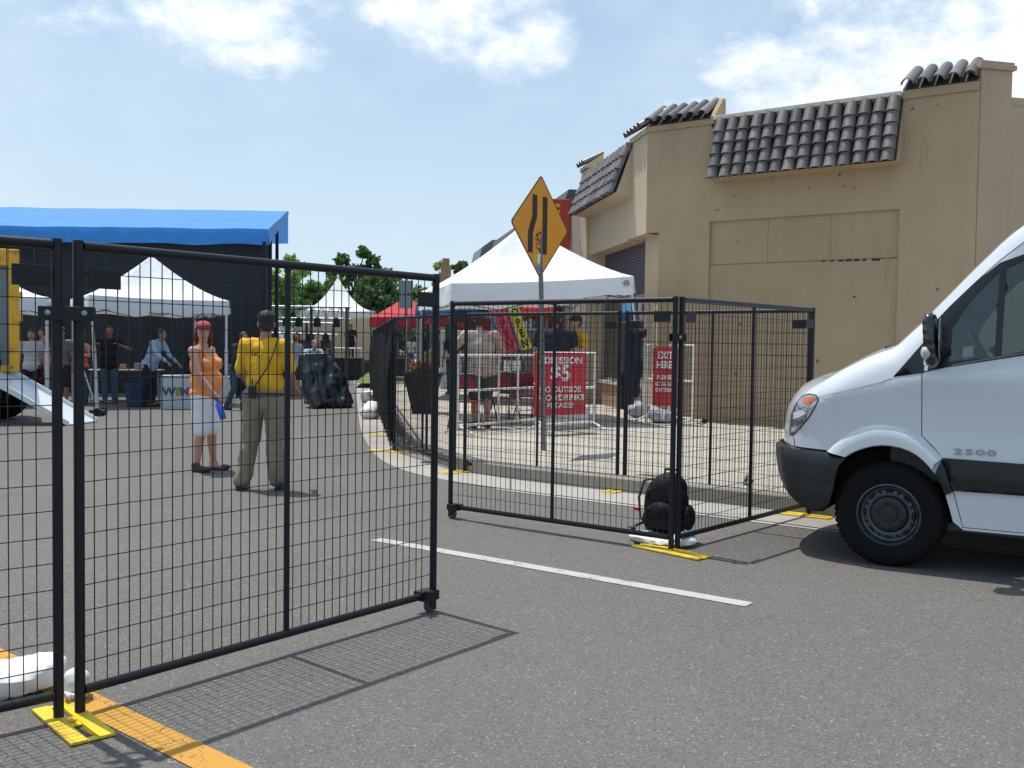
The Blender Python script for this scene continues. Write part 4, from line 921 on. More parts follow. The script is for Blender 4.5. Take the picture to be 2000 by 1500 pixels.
def wheel(x, y, side=1):
    c0 = (x, y, .362)
    q = MB(); q.lathe([(.205, -.012), (.215, .012), (.25, .026), (.30, .028), (.335, .018), (.352, .0), (.3615, -.03), (.3615, -.19), (.35, -.22), (.30, -.235), (.21, -.22)], 56, c0, 'y')
    tag_ = 'front_wheel' if x > -1 else 'rear_wheel'
    e = build('wheel', q, RUB, van, smooth=True)
    q = MB()
    for k in range(56):
        a = 2 * math.pi * k / 56
        for yy, sh in ((-.045, .012), (-.11, -.012), (-.175, .012)):
            ct, st2 = math.cos(a + sh), math.sin(a + sh); q.box((-.012, -.028, -.003), (.012, .028, .0035)); 
            for i in range(8):
                vx, vy, vz = q.v[-8 + i]; q.v[-8 + i] = (x + (.3625 + vz) * ct - vx * st2, y + yy + vy, .362 + (.3625 + vz) * st2 + vx * ct)
    build('tread', q, RUB, e)
    q = MB(); q.lathe([(.213, -.004), (.213, .010), (.203, .012), (.196, .002), (.190, -.02), (.186, -.032), (.172, -.036), (.165, -.022), (.150, -.018), (.128, -.022), (.12, -.05), (.0, -.05)], 48, c0, 'y')
    rm = build('rim', q, mat('rim_steel', (.085, .10, .12), .34, .75, .12, 8, dirt=(.05, .045, .04), ds=8), e, smooth=True)
    q = MB()
    for k in range(16):
        a = 2 * math.pi * k / 16; el_ = k % 2 == 0; hw, hh = (.028, .0105) if el_ else (.0105, .0105)
        ct, st2 = math.cos(a), math.sin(a); rc = .1575; pts = []
        for i in range(12):
            b = 2 * math.pi * i / 12; tx = hw * math.copysign(abs(math.cos(b)) ** .7, math.cos(b)); ty = hh * math.sin(b); pts.append((x + (rc + ty) * ct - tx * st2, y - .0165, .362 + (rc + ty) * st2 + tx * ct))
        q.add(pts, [tuple(range(12))])
    build('vent_shade_patch', q, SEAM, rm)  # flat black ovals paint the shade inside the vent openings
    q = MB(); q.lathe([(.127, -.03), (.124, -.008), (.112, .006), (.09, .010), (.06, .006), (.055, .014), (.0, .018)], 32, c0, 'y')
    for k in range(6):
        a = 2 * math.pi * k / 6 + .3; q.ell((x + .085 * math.cos(a), y + .010, .362 + .085 * math.sin(a)), (.014, .010, .014), 8, 5)
    build('hub_cap', q, mat('hub_black', (.014, .014, .014), .4), rm, smooth=True)
wheel(.02, -.055); wheel(-3.64, -.055)
for x in (.02, -3.64):
    q = MB(); q.lathe([(.1, 0), (.30, .01), (.355, -.02), (.355, -.2), (.3, -.22), (.1, -.22)], 32, (x, -1.76, .357), 'y'); build('wheel', q, RUB, van, smooth=True)
# mirror
def PV(px, py, off):
    p0 = VW + Vector((-.5, -.866, 0)) * off; r = ray(px, py); n_ = Vector((.5, .866, 0)); t = (p0 - CAMO).dot(n_) / r.dot(n_); p = CAMO + r * t - p0; return (p.dot(Vector((-.866, .5, 0))), p.z)
s0, zt = PV(1818, 612, .18); s1, zb = PV(1822, 714, .18)
q = MB()
for f_ in (0, .25, .5, .75, 1): 
    zc = zt + (zb - zt) * (.16 + .68 * f_); q.ell((s0 + (s1 - s0) * f_ + .006, .17 + .02 * math.sin(f_ * 3), zc), (.048, .10, .07))
q.box((s0 - .036, .09, zb + .05), (s0 + .036, .25, zt - .05)); mr = remesh('mirror', q, mat('mirror_black', (.012, .013, .015), .25, 0, .1, coat=.5), van, .012, 3)
q = MB(); q.tube([(s0 - .02, .12, (zt + zb) / 2 - .03), (s0 - .07, .02, (zt + zb) / 2 - .06), (s0 - .06, -.03, (zt + zb) / 2 - .08)], [.03, .035, .05], 8); build('mirror_arm', q, PLAS, mr, smooth=True)
q = MB(); q.ell((s0 + .008, .20, zb + .085), (.043, .088, .058)); build('side_lamp', q, mat('clear_lamp', (.55, .5, .46), .15, .1, .35, 25, coat=1), mr, smooth=True)
q = MB(); q.ell((s0 - .062, .17, (zt + zb) / 2), (.006, .09, .15)); build('mirror_glass', q, CH_, mr, smooth=True)
# badge
bd = text_mb('2500', .07, .006, .02, 1.15, ax=lambda u, v, w_: (-.515 - u, YF(-.515, .83) + .006 + w_, .815 + v * .75 + u * .012), width=.255); build('badge', bd, mat('badge_grey', (.36, .37, .40), .3, .6), van)
# door pull and small window sticker
q = MB(); q.ell((-1.28, YF(-1.28, 1.15) + .012, 1.12), (.09, .02, .022)); build('door_handle', q, PAINT, door, smooth=True)
q = MB(); q.grid([[(-.42, YF(-.42, 1.45) - .006, 1.452), (-.485, YF(-.485, 1.45) - .006, 1.462)], [(-.42, YF(-.42, 1.52) - .006, 1.522), (-.485, YF(-.485, 1.52) - .006, 1.532)]]); build('window_sticker', q, mat('sticker_green', (.16, .22, .19), .4), door)
# ============================================================ POP-UP TENTS
def roof_side(a, b, p, pw=1.0, bulge=.0, nj=10, nk=10, sagm=.0):
    rows = []; a, b, p = Vector(a), Vector(b), Vector(p)
    for k in range(nk + 1):
        t = k / nk; row = []
        for j in range(nj + 1):
            s = j / nj; e = a.lerp(b, s); e.z -= sagm * math.sin(math.pi * s) * (1 - t)
            q = e.lerp(p, t); q.z = e.z + (p.z - e.z) * t ** pw - bulge * math.sin(math.pi * t) * (.35 + .65 * math.sin(math.pi * s))
            row.append(tuple(q))
        rows.append(row)
    return MB().grid(rows)
def popup(name, label, cor, peak, vh, m_, leg_m, legs=None, pw=1.15, bulge=.08, vbot=None, grp='pop-up tents', legw=.04, ground=0.0, truss=True, sag=.03, cat='tent', val_m=None):
    c0 = Vector(cor[0]); t = thing(name, label, cat, (c0.x, c0.y, ground), 0, grp)
    q = MB()
    for i in range(4): s_ = roof_side(cor[i], cor[(i + 1) % 4], peak, pw, bulge, sagm=sag); q.add(s_.v, s_.f)
    build('canopy', q, m_, t, smooth=True, world=True)
    q = MB()
    for i in range(4):
        a, b = Vector(cor[i]), Vector(cor[(i + 1) % 4]); nn = Vector((b.y - a.y, a.x - b.x, 0)).normalized(); rows = []
        for k in range(5):
            v = k / 4; row = []
            for j in range(25):
                s = j / 24; p = a.lerp(b, s); p.z -= sag * math.sin(math.pi * s) + (vh[i] * (1 - s) + vh[(i + 1) % 4] * s if isinstance(vh, (list, tuple)) else vh) * v - .02 * v * math.sin(s * 17 + i)
                o_ = .02 * v * math.sin(s * 23 + i * 2) + .025 * v; row.append(tuple(p + nn * o_))
            rows.append(row)
        q.grid(rows)
    build('valance', q, val_m or m_, t, smooth=True, world=True)
    for i in range(4):
        a = Vector(cor[i]); ctr = (Vector(cor[0]) + Vector(cor[2])) / 2; top = a + (ctr - a).normalized() * .07; top.z = a.z - .05
        bot = Vector((*legs[i], ground)) if legs and legs[i] else Vector((top.x, top.y, ground))
        q = MB(); q.bar(bot, bot.lerp(top, .55), legw); q.bar(bot.lerp(top, .45), top, legw * .72); q.box((bot.x - .05, bot.y - .05, ground), (bot.x + .05, bot.y + .05, ground + .012)); q.bar(bot.lerp(top, .9) - Vector((0, 0, .0)), bot.lerp(top, .97), legw * 1.6)
        build('leg', q, leg_m, t, world=True)
    if truss:
        q = MB()
        for i in range(4):
            a = Vector(cor[i]); b = Vector(cor[(i + 1) % 4]); ctr = (Vector(cor[0]) + Vector(cor[2])) / 2
            a = a + (ctr - a).normalized() * .09; b = b + (ctr - b).normalized() * .09; h = .30
            for (s0_, s1_) in ((0, .5), (.5, 1)):
                p0, p1 = a.lerp(b, s0_), a.lerp(b, s1_); q.bar(p0 - Vector((0, 0, .08)), p1 - Vector((0, 0, .08 + h)), .018); q.bar(p0 - Vector((0, 0, .08 + h)), p1 - Vector((0, 0, .08)), .018)
        build('scissor_truss', q, M_DARKG, t, world=True)
    return t
FL, FR, BL, BR_ = (-1.05, 17.0, 2.52), (2.05, 17.15, 2.69), (-1.86, 19.8, 2.50), (1.25, 20.2, 2.62)
le = G(1262, 827, .15)
wt = popup('popup_tent', 'big white pop-up tent on the pavement corner behind the orange road sign', [FL, FR, BR_, BL], (.18, 18.5, 3.72), [.34, .30, .3, .34], M_CANOPY, M_PIPE, legs=[None, (le.x, le.y), None, None], ground=.15, pw=1.2, bulge=.09)
q = MB(); lc = Vector(D(1223, 553, 17.1)); lc.y = 17.075
q.lathe([(.052, 0), (.052, .004), (.040, .004), (.040, 0)], 20, tuple(lc), 'y'); q.box((lc.x - .03, lc.y - .003, lc.z - .02), (lc.x - .005, lc.y, lc.z + .02)); q.box((lc.x + .002, lc.y - .003, lc.z - .005), (lc.x + .03, lc.y, lc.z + .022)); q.box((lc.x + .012, lc.y - .003, lc.z - .028), (lc.x + .06, lc.y, lc.z - .018))
build('round_logo', q, M_DARKG, wt, world=True)
popup('popup_tent', 'white pop-up tent with a sharp peak before the black stage drape', [(-9.1, 21.6, 2.45), (-6.52, 23.1, 2.42), (-8.1, 25.75, 2.4), (-10.65, 24.2, 2.45)], (-8.52, 23.7, 3.48), .31, M_CANOPY, M_PIPE, pw=1.25, bulge=.12, legs=[(-8.98, 21.7), None, None, None], legw=.06)
popup('popup_tent', 'white pop-up tent beside the yellow truck, left of the sharp-peaked one', [(-12.75, 20.9, 2.42), (-10.15, 22.0, 2.40), (-11.2, 24.9, 2.4), (-13.8, 23.8, 2.42)], (-12.0, 22.9, 3.1), .31, M_CANOPY, M_PIPE, pw=1.25, bulge=.12, legw=.07)
M_RED = fabric('red_canopy', (.62, .045, .06), .3); M_BLU = fabric('blue_canopy', (.03, .11, .32), .2)
def at(px, py, Y): return tuple(D(px, py, Y))
rz_ = lambda p, z: (p[0], p[1], z)
popup('popup_tent', 'red pop-up tent between the pagoda tent and the white corner tent', [rz_(at(722, 625, 36), 2.42), rz_(at(850, 620, 34.5), 2.5), rz_(at(880, 620, 38), 2.5), rz_(at(750, 620, 39.5), 2.45)], at(792, 580, 37), .33, M_RED, M_STEEL, pw=1.1, bulge=.05)
popup('popup_tent', 'blue pop-up tent seen low behind the white corner tent', [rz_(at(812, 600, 24.5), 2.45), rz_(at(1003, 590, 22.4), 2.62), rz_(at(1015, 590, 25.5), 2.6), rz_(at(840, 600, 27.5), 2.45)], at(920, 585, 25), .24, M_BLU, M_STEEL, pw=1.1, bulge=.05)
popup('popup_tent', 'small red pop-up tent behind the blue one, left of the sign pole', [rz_(at(1018, 600, 27), 2.5), rz_(at(1085, 600, 26), 2.5), rz_(at(1090, 600, 29), 2.5), rz_(at(1030, 600, 30), 2.5)], at(1052, 582, 28), .2, M_RED, M_STEEL, pw=1.1, bulge=.04)
# pagoda tent over the small stage
M_PAG = fabric('pagoda_white', (.84, .84, .82), .3)
PC = [rz_(at(583, 615, 47), 2.95), rz_(at(732, 615, 46), 2.95), rz_(at(727, 615, 51.0), 2.95), rz_(at(597, 615, 52.0), 2.95)]
pg = thing('pagoda_tent', 'white high-peaked pagoda tent with beige back walls over a small stage', 'tent', rz_(PC[0], 0))
q = MB()
for i in range(4): s_ = roof_side(PC[i], PC[(i + 1) % 4], at(660, 541, 49), 1.9, .0, 12, 16, .05); q.add(s_.v, s_.f)
q.tube([at(660, 546, 49), at(660, 536, 49)], .05, 6); build('canopy', q, M_PAG, pg, smooth=True, world=True)
q = MB()
for i in range(4): q.grid([[rz_(lerp(PC[i], PC[(i + 1) % 4], j / 12), z - .03 * math.sin(math.pi * j / 12)) for j in range(13)] for z in (2.95, 2.72)])
build('valance', q, M_PAG, pg, world=True)
q = MB(); q.grid([[rz_(lerp(PC[2], PC[3], j / 16), z) for j in range(17)] for z in (2.8, .3)]); q.grid([[rz_(lerp(PC[1], PC[2], j / 10), z) for j in range(11)] for z in (2.8, .3)]); q.grid([[rz_(lerp(PC[0], PC[3], j / 10), z) for j in range(11)] for z in (2.8, .3)])
build('side_wall', q, fabric('beige_wall', (.50, .43, .33), .25), pg, world=True)
for i in range(4):
    q = MB(); q.tube([rz_(PC[i], 0), rz_(PC[i], 2.95)], .05, 6); build('leg', q, M_STEEL, pg, world=True)
sp = thing('stage_platform', 'low black stage platform under the pagoda tent', 'stage', rz_(PC[0], 0)); a, b, c, d_2 = [Vector(rz_(p, 0)) for p in PC]
q = MB(); f0 = [a + (a - d_2) * .12 + (b - a) * -.02, b + (b - c) * .12, c, d_2]; q.add([(p.x, p.y, z) for z in (.0, .62) for p in f0], [(0, 1, 2, 3), (7, 6, 5, 4), (0, 4, 5, 1), (1, 5, 6, 2), (2, 6, 7, 3), (3, 7, 4, 0)]); build('deck', q, M_BLACK, sp, world=True)
st2_ = thing('spire_tent', 'tiny white tent spire just left of the pagoda tent', 'tent', (-14, 66, 0)); q = MB(); ctr = Vector(at(610, 590, 66))
q.lathe([(2.2, ctr.z - 1.2), (1.1, ctr.z - .75), (.45, ctr.z - .1), (.12, ctr.z + .75), (.0, ctr.z + 1.1)], 12, (ctr.x, ctr.y, 0)); build('canopy', q, M_PAG, st2_, world=True)
q = MB(); q.lathe([(2.2, ctr.z - 1.2), (2.1, 0)], 12, (ctr.x, ctr.y, 0)); build('side_wall', q, M_PAG, st2_, world=True)

# handrail by the stage
def barricade(pa, pb, z0, hgt, label, m_=M_PIPE, bars=5, r=.02, grp=None, feet=True, za=None, name='barricade'):
    a, b = Vector((*pa, 0)), Vector((*pb, 0)); t = thing(name, label, 'barricade', (a.x, a.y, z0), math.atan2(b.y - a.y, b.x - a.x), grp); L = (b - a).length
    q = MB(); q.tube([(0, 0, .1), (0, 0, hgt), (L, 0, hgt), (L, 0, .1)], r, 8, cap=True); q.tube([(0, 0, .12), (L, 0, .12)], r * .9, 8)
    if bars < 8: q.tube([(0, 0, hgt * .55), (L, 0, hgt * .55)], r * .9, 8)
    build('frame', q, m_, t, smooth=True)
    for i in range(1, bars):
        q = MB(); q.tube([(L * i / bars, 0, .12), (L * i / bars, 0, hgt if i % 2 or bars < 8 else hgt)], r * .75, 6); build('upright', q, m_, t, smooth=True)
    if feet:
        for x in (0.04, L - .04):
            q = MB(); q.tube([(x, -.28, .012), (x, -.05, .10), (x, .05, .10), (x, .28, .012)], r * .8, 6); build('foot', q, m_, t, smooth=True)
    return t, L
pa, pb = D(652, 690, 44), D(706, 690, 43.6); barricade(pa.xy, pb.xy, 0, 1.25, 'pale handrail in front of the small stage', bars=4, r=.035, feet=False)
# truss lying behind the man in yellow
for (x0, x1, y0, y1, Y, lab) in ((518, 682, 598, 600, 36, 'upper aluminium lighting truss behind the man in the yellow shirt'), (530, 655, 628, 632, 37.5, 'lower aluminium lighting truss behind the man in the yellow shirt')):
    a, b = D(x0, y0, Y), D(x1, y1, Y); t = thing('lighting_truss', lab, 'truss', tuple(a), 0, 'lighting trusses'); q = MB(); d3 = (b - a); h = .42; dv = Vector((0, .35, 0)); dz_ = Vector((0, 0, -h))
    for o in (Vector(), dv, dz_, dz_ + dv): q.tube([a + o, b + o], .035, 6)
    n_ = 9
    for i in range(n_):
        p, p2 = a.lerp(b, i / n_), a.lerp(b, (i + .5) / n_); p3 = a.lerp(b, (i + 1) / n_); q.tube([p, p2 + dz_], .018, 5); q.tube([p2 + dz_, p3], .018, 5); q.tube([p + dv, p2 + dz_ + dv], .018, 5)
    build('chords', q, mat('truss_alu', (.62, .63, .62), .4, .3), t, world=True)
    for s in (.05, .55, .97):
        q = MB(); p = a.lerp(b, s); q.tube([p, (p.x, p.y, 0)], .05, 6); build('tower', q, M_DARKG, t, world=True)
    for s in (.25, .4, .62, .85):
        p = a.lerp(b, s) + dz_; q = MB(); q.lathe([(.02, .05), (.12, 0), (.14, -.25), (.11, -.30), (0, -.28)], 10, tuple(p)); build('lamp_can', q, M_BLACK, t, world=True)
q = MB(); cc = D(610, 690, 40); tb = thing('stage_backline', 'dark equipment cases behind the lighting truss', 'equipment', (cc.x, cc.y, 0)); q.box((-2.2, -.3, 0), (-.6, .5, 1.1)); build('case', q, M_BLACK, tb, bevel=.03); q = MB(); q.box((-.5, -.4, 0), (.8, .4, 1.6)); build('case', q, M_DARKG, tb, bevel=.03); q = MB(); q.box((.9, -.3, 0), (2.0, .5, .9)); build('case', q, M_BLACK, tb, bevel=.03)

# ============================================================ BLUE-ROOFED STAGE
stg = thing('covered_stage', 'big black draped stage under a sloping bright blue tarpaulin roof', 'stage', (-12, 28, 0))
M_TARP = fabric('blue_tarp', (.05, .29, .76), .25, .22, .45); M_DRP = fabric('black_drape', (.022, .026, .030), .0, .3, .8)
xr = D(524, 470, 27).x; xt = D(563, 412, 30.5)
q = MB(); rows = []
for k in range(8):
    t = k / 7; row = []
    for j in range(61):
        s = j / 60; x = -24 + (xr + 24) * s; e = max(0, (s - .86) / .14)
        y = 27 + 3.5 * t; z = 4.50 + (xt.z - 4.50) * t + 0 * math.sin(j * .9) + (.03 * noise.noise(Vector((x * .9, t * 3, 1))))
        x += t * (xt.x - xr) * e
        row.append((x, y, z))
    rows.append(row)
q.grid(rows); q.grid([rows[-1], [(p[0] * (p[1] + 5) / p[1], p[1] + 5, p[2] - .5) for p in rows[-1]]])
build('tarp_roof', q, M_TARP, stg, smooth=True, world=True)
q = MB(); q.grid([[(p[0], p[1] - .02 + .02 * math.sin(j * 1.7) * v, 4.50 - .42 * v + (p[2] - 4.5) + .012 * math.sin(j * .8) * v + .02 * noise.noise(Vector((j * .33, 4, 2))) * v) for j, p in enumerate(rows[0])] for v in (0, .33, .66, 1)])
q.grid([[(lerp(rows[0][-1], rows[-1][-1], k / 7)[0] + .02 * v, rows[k][-1][1], rows[k][-1][2] - .42 * v * (1 - k / 9)) for k in range(8)] for v in (0, .5, 1)])
build('tarp_valance', q, M_TARP, stg, smooth=True, world=True)
q = MB(); dr = lambda x, z: .10 * math.sin(x * 5.1 + .6 * math.sin(x * 1.3)) * (1.1 - z / 5) + .04 * noise.noise(Vector((x * 2, z, 3)))
xe = D(524, 470, 27.4).x
q.grid([[(x, 27.5 + dr(x, z), z) for x in [-24 + (xe + 24) * j / 240 for j in range(241)]] for z in (4.35, 3.2, 2, 1, .02)])
q.grid([[(xe + .08 * math.sin(y * 6) + (y - 27.5) * -.27, y, z) for y in [27.5 + 6 * j / 40 for j in range(41)]] for z in (4.35, 2, .02)])
build('drape', q, M_DRP, stg, smooth=True, world=True)
for px, Y in ((516, 26.8), (541, 29.5)):
    a = D(px, 500, Y); q = MB(); q.tube([(a.x, a.y, 0), (a.x, a.y, 4.2 + (Y - 27) * .27)], .05, 8); build('pole', q, M_FENCE, stg, world=True)
# crowd rack left of the man in yellow
pa, pb = D(438, 760, 25.0), D(482, 760, 25.4); barricade(pa.xy, pb.xy, 0, 1.15, 'dark steel crowd barrier behind the white tent leg', m_=M_FENCE, bars=9, r=.022)

# ============================================================ YELLOW TRUCK AND RAMP
tO = D(38, 600, 17.9); vd = Vector((tO.x, tO.y, 0)).normalized(); lt_ = Vector((-vd.y, vd.x, 0)); zt2 = D(30, 487, 17.9).z
ty = thing('box_truck', 'yellow-framed box truck with grey rear panel at the left picture edge', 'truck', (tO.x, tO.y, 0))
def TB(s, n, z): return tuple(Vector((tO.x, tO.y, 0)) + lt_ * s + vd * n + Vector((0, 0, z)))
build('box', fbox(TB, .02, 2.3, .06, 2.0, 1.0, zt2 - .02), mat('truck_grey', (.17, .20, .21), .5), ty, world=True)
TY = mat('truck_yellow', (.80, .42, .02), .45, 0, .12, 6, dirt=(.3, .18, .03), ds=6)
for (a_, b_, c_, d_3) in ((0, .17, .9, zt2), (.17, 2.15, zt2 - .30, zt2), (2.15, 2.32, .9, zt2), (.17, 2.15, .9, 1.02)): build('yellow_rail', fbox(TB, a_, b_, .0, .06, c_, d_3), TY, ty, world=True, bevel=.02)
build('chassis', fbox(TB, .2, 2.1, .2, 2.0, .35, .98), M_BLACK, ty, world=True)
q = MB(); q.lathe([(.2, -.14), (.46, -.14), (.48, -.1), (.48, .1), (.46, .14), (.2, .14)], 28, tuple(Vector(TB(.3, 1.0, .48))), 'y'); build('wheel', q, RUB, ty, world=True, smooth=True)
for z in (1.8, 2.2): build('hinge', fbox(TB, -.05, .10, -.04, .02, z, z + .12), TY, ty, world=True)
dm = thing('tarp_heap', 'dark blue covered load beside the ramp at the left picture edge', 'cover', (-9.3, 17.3, 0)); q = MB(); c = D(-20, 700, 17.55); q.box((c.x - 1.6, 17.5, 0), (c.x + .08, 17.8, 1.15)); q.ell((c.x - .6, 17.62, 1.2), (.75, .16, .42)); o = remesh('cover', MB().add([(x + 9.3, y - 17.3, z) for x, y, z in q.v], q.f), mat('navy_cover', (.012, .018, .04), .6), dm, .04, 3, disp=.03, dscale=4)
# ramp
ra = thing('loading_ramp', 'white aluminium loading ramp coming down to the road at left', 'ramp', tuple(G(130, 832))); M_RMP = mat('ramp_white', (.66, .68, .70), .35, .2, .08, 5)
f1, f2 = G(134, 832), G(190, 825); dr_ = Vector((-1.0, -.05, .56)); e1, e2 = f1 + dr_ * 2.4, f2 + dr_ * 2.4
up = Vector((0, 0, .03))
q = MB(); q.add([f1 + up, e1 + up, e2 + up, f2 + up, f1 + up * .2, e1 - up, e2 - up, f2 + up * .2], [(0, 1, 2, 3), (4, 7, 6, 5), (0, 4, 5, 1), (3, 2, 6, 7), (0, 3, 7, 4), (1, 5, 6, 2)]); build('deck', q, M_RMP, ra, world=True)
for (f, e) in ((f1, e1), (f2, e2)):
    q = MB(); w2 = Vector((0, -.02, 0)); h = Vector((0, 0, .14)); q.add([f - w2, e - w2, e - w2 + h, f - w2 + h * .6, f + w2, e + w2, e + w2 + h, f + w2 + h * .6], [(0, 1, 2, 3), (7, 6, 5, 4), (0, 4, 5, 1), (3, 2, 6, 7), (0, 3, 7, 4), (1, 5, 6, 2)]); build('side_rail', q, M_RMP, ra, world=True)
q = MB(); q.box((e1.x - .3, e1.y - .1, 0), (e1.x + .1, e2.y + .2, e1.z - .1)); build('support', q, M_BLACK, ra, world=True)
# kick scooter / hand truck under the tent
hs_ = G(190, 812); t = thing('hand_cart', 'small folded cart with pale blue handle near the ramp foot', 'cart', tuple(hs_)); q = MB(); q.tube([(0, 0, .1), (-.12, 0, .45), (-.33, .05, 1.0)], .018, 6); build('handle', q, mat('cart_handle', (.5, .56, .66), .4, .4), t)
q = MB(); q.box((-.12, -.12, .05), (.12, .12, .12)); build('base', q, M_DARKG, t, bevel=.01)
for s in (-1, 1): q = MB(); q.lathe([(.02, -.02), (.08, -.02), (.08, .02), (.02, .02)], 14, (.06, s * .14, .08), 'y'); build('wheel', q, M_BLACK, t)

# ============================================================ TABLES, BOXES
def table(c, L, Wd, rz, h, label, top_m, z0=0.0, grp=None):
    t = thing('folding_table', label, 'table', (c[0], c[1], z0), rz, grp); q = MB(); q.box((-L / 2, -Wd / 2, h - .03), (L / 2, Wd / 2, h)); build('tabletop', q, top_m, t, bevel=.008)
    for sx_ in (-1, 1):
        for sy_ in (-1, 1):
            q = MB(); q.tube([(sx_ * (L / 2 - .12), sy_ * (Wd / 2 - .06), 0), (sx_ * (L / 2 - .15), sy_ * (Wd / 2 - .06), h - .03)], .014, 6); build('leg', q, M_STEEL, t)
    return t
c = G(235, 783); table((c.x, c.y + .3), 1.83, .75, R(22), .76, 'folding table with boxes under the white stage-side tent', mat('table_tan', (.36, .28, .2), .6))
for k, (dx, dy, s, cc, nm) in enumerate([(-.45, .25, .16, (.45, .16, .05), 'orange crate on the table behind the man in jeans'), (-.15, .28, .11, (.3, .2, .12), 'brown box in the middle of the tan table'), (.3, .35, .14, (.25, .22, .2), 'grey box on the tan table near the bending man')]):
    t = thing('box', nm, 'box', (c.x + dx, c.y + .3 + dy * .6, .762), R(22)); q = MB(); q.box((-s, -s * .7, 0), (s, s * .7, s * 1.1)); build('carton', q, mat('carton%d' % k, cc, .7), t, bevel=.006); q = MB(); q.box((-s - .004, -.02, s * 1.1 - .01), (s + .004, .02, s * 1.1 + .003)); build('tape', q, mat('tape', (.5, .42, .3), .4), t)
c = G(262, 795); t = thing('blue_bin', 'dark blue plastic bin under the tan table', 'bin', (c.x, c.y + .1, 0)); q = MB(); q.lathe([(.0, .01), (.19, .01), (.24, .5), (.25, .52), (.23, .52), (.18, .03)], 20); build('tub', q, mat('bin_blue', (.03, .05, .10), .5), t, smooth=True); q = MB(); q.lathe([(.24, .49), (.262, .49), (.262, .53), (.24, .53)], 20); build('rim', q, mat('bin_blue', (.03, .05, .10), .5), t)
def panel_box(px0, px1, yt, yb, dep, label, name, m_, txt=None):
    a, b = G(px0, yb), G(px1, yb); zt_ = D(px0, yt, a.y).z; t = thing(name, label, 'display box', tuple(a), math.atan2(b.y - a.y, b.x - a.x)); L = (b - a).length
    q = MB(); q.box((0, 0, 0), (L, dep, zt_)); build('casing', q, m_, t, bevel=.015); q = MB(); q.box((.01, -.004, zt_ - .05), (L - .01, .0, zt_ - .035)); build('lid_line', q, M_DARKG, t)
    return t, L, zt_
wb, L, zt_ = panel_box(314, 392, 733, 800, .5, 'white box with green and yellow lettering behind the woman in orange', 'white_box', mat('box_white', (.50, .53, .57), .6))
for tx, u0, cc in (('WF', .28, (.02, .13, .09)), ('F', .55, (.20, .26, .03)), ('M', .72, (.18, .11, .16))):
    build('lettering', text_mb(tx if tx != 'WF' else 'W', .26, .004, .05, ax=lambda u, v, w_: (u0 * L * .9 + u - .04, -.006 - w_, zt_ * .42 + v * .9)), mat('print_%s' % tx, cc, .5), wb)
t, _, _ = panel_box(398, 458, 735, 790, .45, 'white cooler between the woman in orange and the man in yellow', 'cooler', M_WHITE)
# tarp-covered gear
c = G(632, 796); tg = thing('tarp_covered_gear', 'shiny black tarpaulin draped over gear behind the man in yellow', 'tarp', tuple(c)); q = MB()
q.ell((-.28, .2, .85), (.30, .35, .42)); q.ell((.0, .2, .45), (.52, .5, .5)); q.ell((.25, .1, .12), (.42, .45, .22)); q.box((-.55, -.1, .85), (.05, .5, 1.25)); q.tube([(-.5, 0, 1.2), (-.2, -.25, .4), (.0, -.45, .02)], [.12, .18, .14], 8); q.tube([(0, .2, 1.1), (.35, .1, .5), (.6, .0, .05)], [.18, .2, .12], 8); q.tube([(-.1, -.1, 1.0), (.1, -.3, .1)], [.1, .14], 8)
remesh('tarp', q, mat('tarp_black', (.020, .024, .030), .28, 0, .4, 5), tg, .028, 2, disp=.05, dscale=4.5)
q = MB(); q.ell((.10, -.14, .62), (.07, .05, .22), M=Matrix.Rotation(R(-32), 3, 'Y')); build('grey_panel', q, mat('grey_blue', (.35, .42, .48), .4), tg, smooth=True)

# ============================================================ STUFF ON THE PAVEMENT
def gz(px, py): return G(px, py, .15)
pl = thing('planter_pot', 'tall square tapering black planter with red flowers on the pavement', 'planter', tuple(gz(826, 806)))
q = MB(); h = .78; q.add([(s * x, t * x, z) for x, z in ((.19, 0), (.34, h - .07), (.37, h - .07), (.37, h), (.31, h), (.29, h - .10)) for s, t in ((-1, -1), (1, -1), (1, 1), (-1, 1))], [(4 * i + k, 4 * i + (k + 1) % 4, 4 * i + 4 + (k + 1) % 4, 4 * i + 4 + k) for i in range(5) for k in range(4)] + [(3, 2, 1, 0), (20, 21, 22, 23)])
build('pot', q, mat('pot_black', (.028, .026, .024), .6, 0, .2), pl)
gg = np.random.default_rng(3)
def leaves(name, parent, c, r, n, c1, c2, size=.06, mat_name=None):
    v = gg.normal(size=(n, 3)); v /= np.linalg.norm(v, axis=1)[:, None]; v *= gg.uniform(.35, 1, (n, 1)); p = np.array(c) + v * np.array(r)
    a = gg.normal(size=(n, 3)); a /= np.linalg.norm(a, axis=1)[:, None]; b = gg.normal(size=(n, 3)); b -= a * (a * b).sum(1)[:, None]; b /= np.linalg.norm(b, axis=1)[:, None]; L = gg.uniform(.5, 1.2, (n, 1)) * size
    co = np.stack([p - a * L, p - b * L * .5, p + a * L, p + b * L * .5], 1).reshape(-1, 3); me = bpy.data.meshes.new(name); me.from_pydata(co.tolist(), [], np.arange(n * 4).reshape(-1, 4).tolist()); me.materials.append(leafmat(mat_name or name, c1, c2)); o = bpy.data.objects.new(name, me); COL.objects.link(o); o.parent = parent; return o
leaves('foliage', pl, (0, 0, h + .08), (.32, .32, .14), 260, (.04, .08, .02), (.10, .14, .04)); leaves('flowers', pl, (0, 0, h + .13), (.33, .33, .13), 130, (.45, .03, .03), (.55, .12, .10), .05)
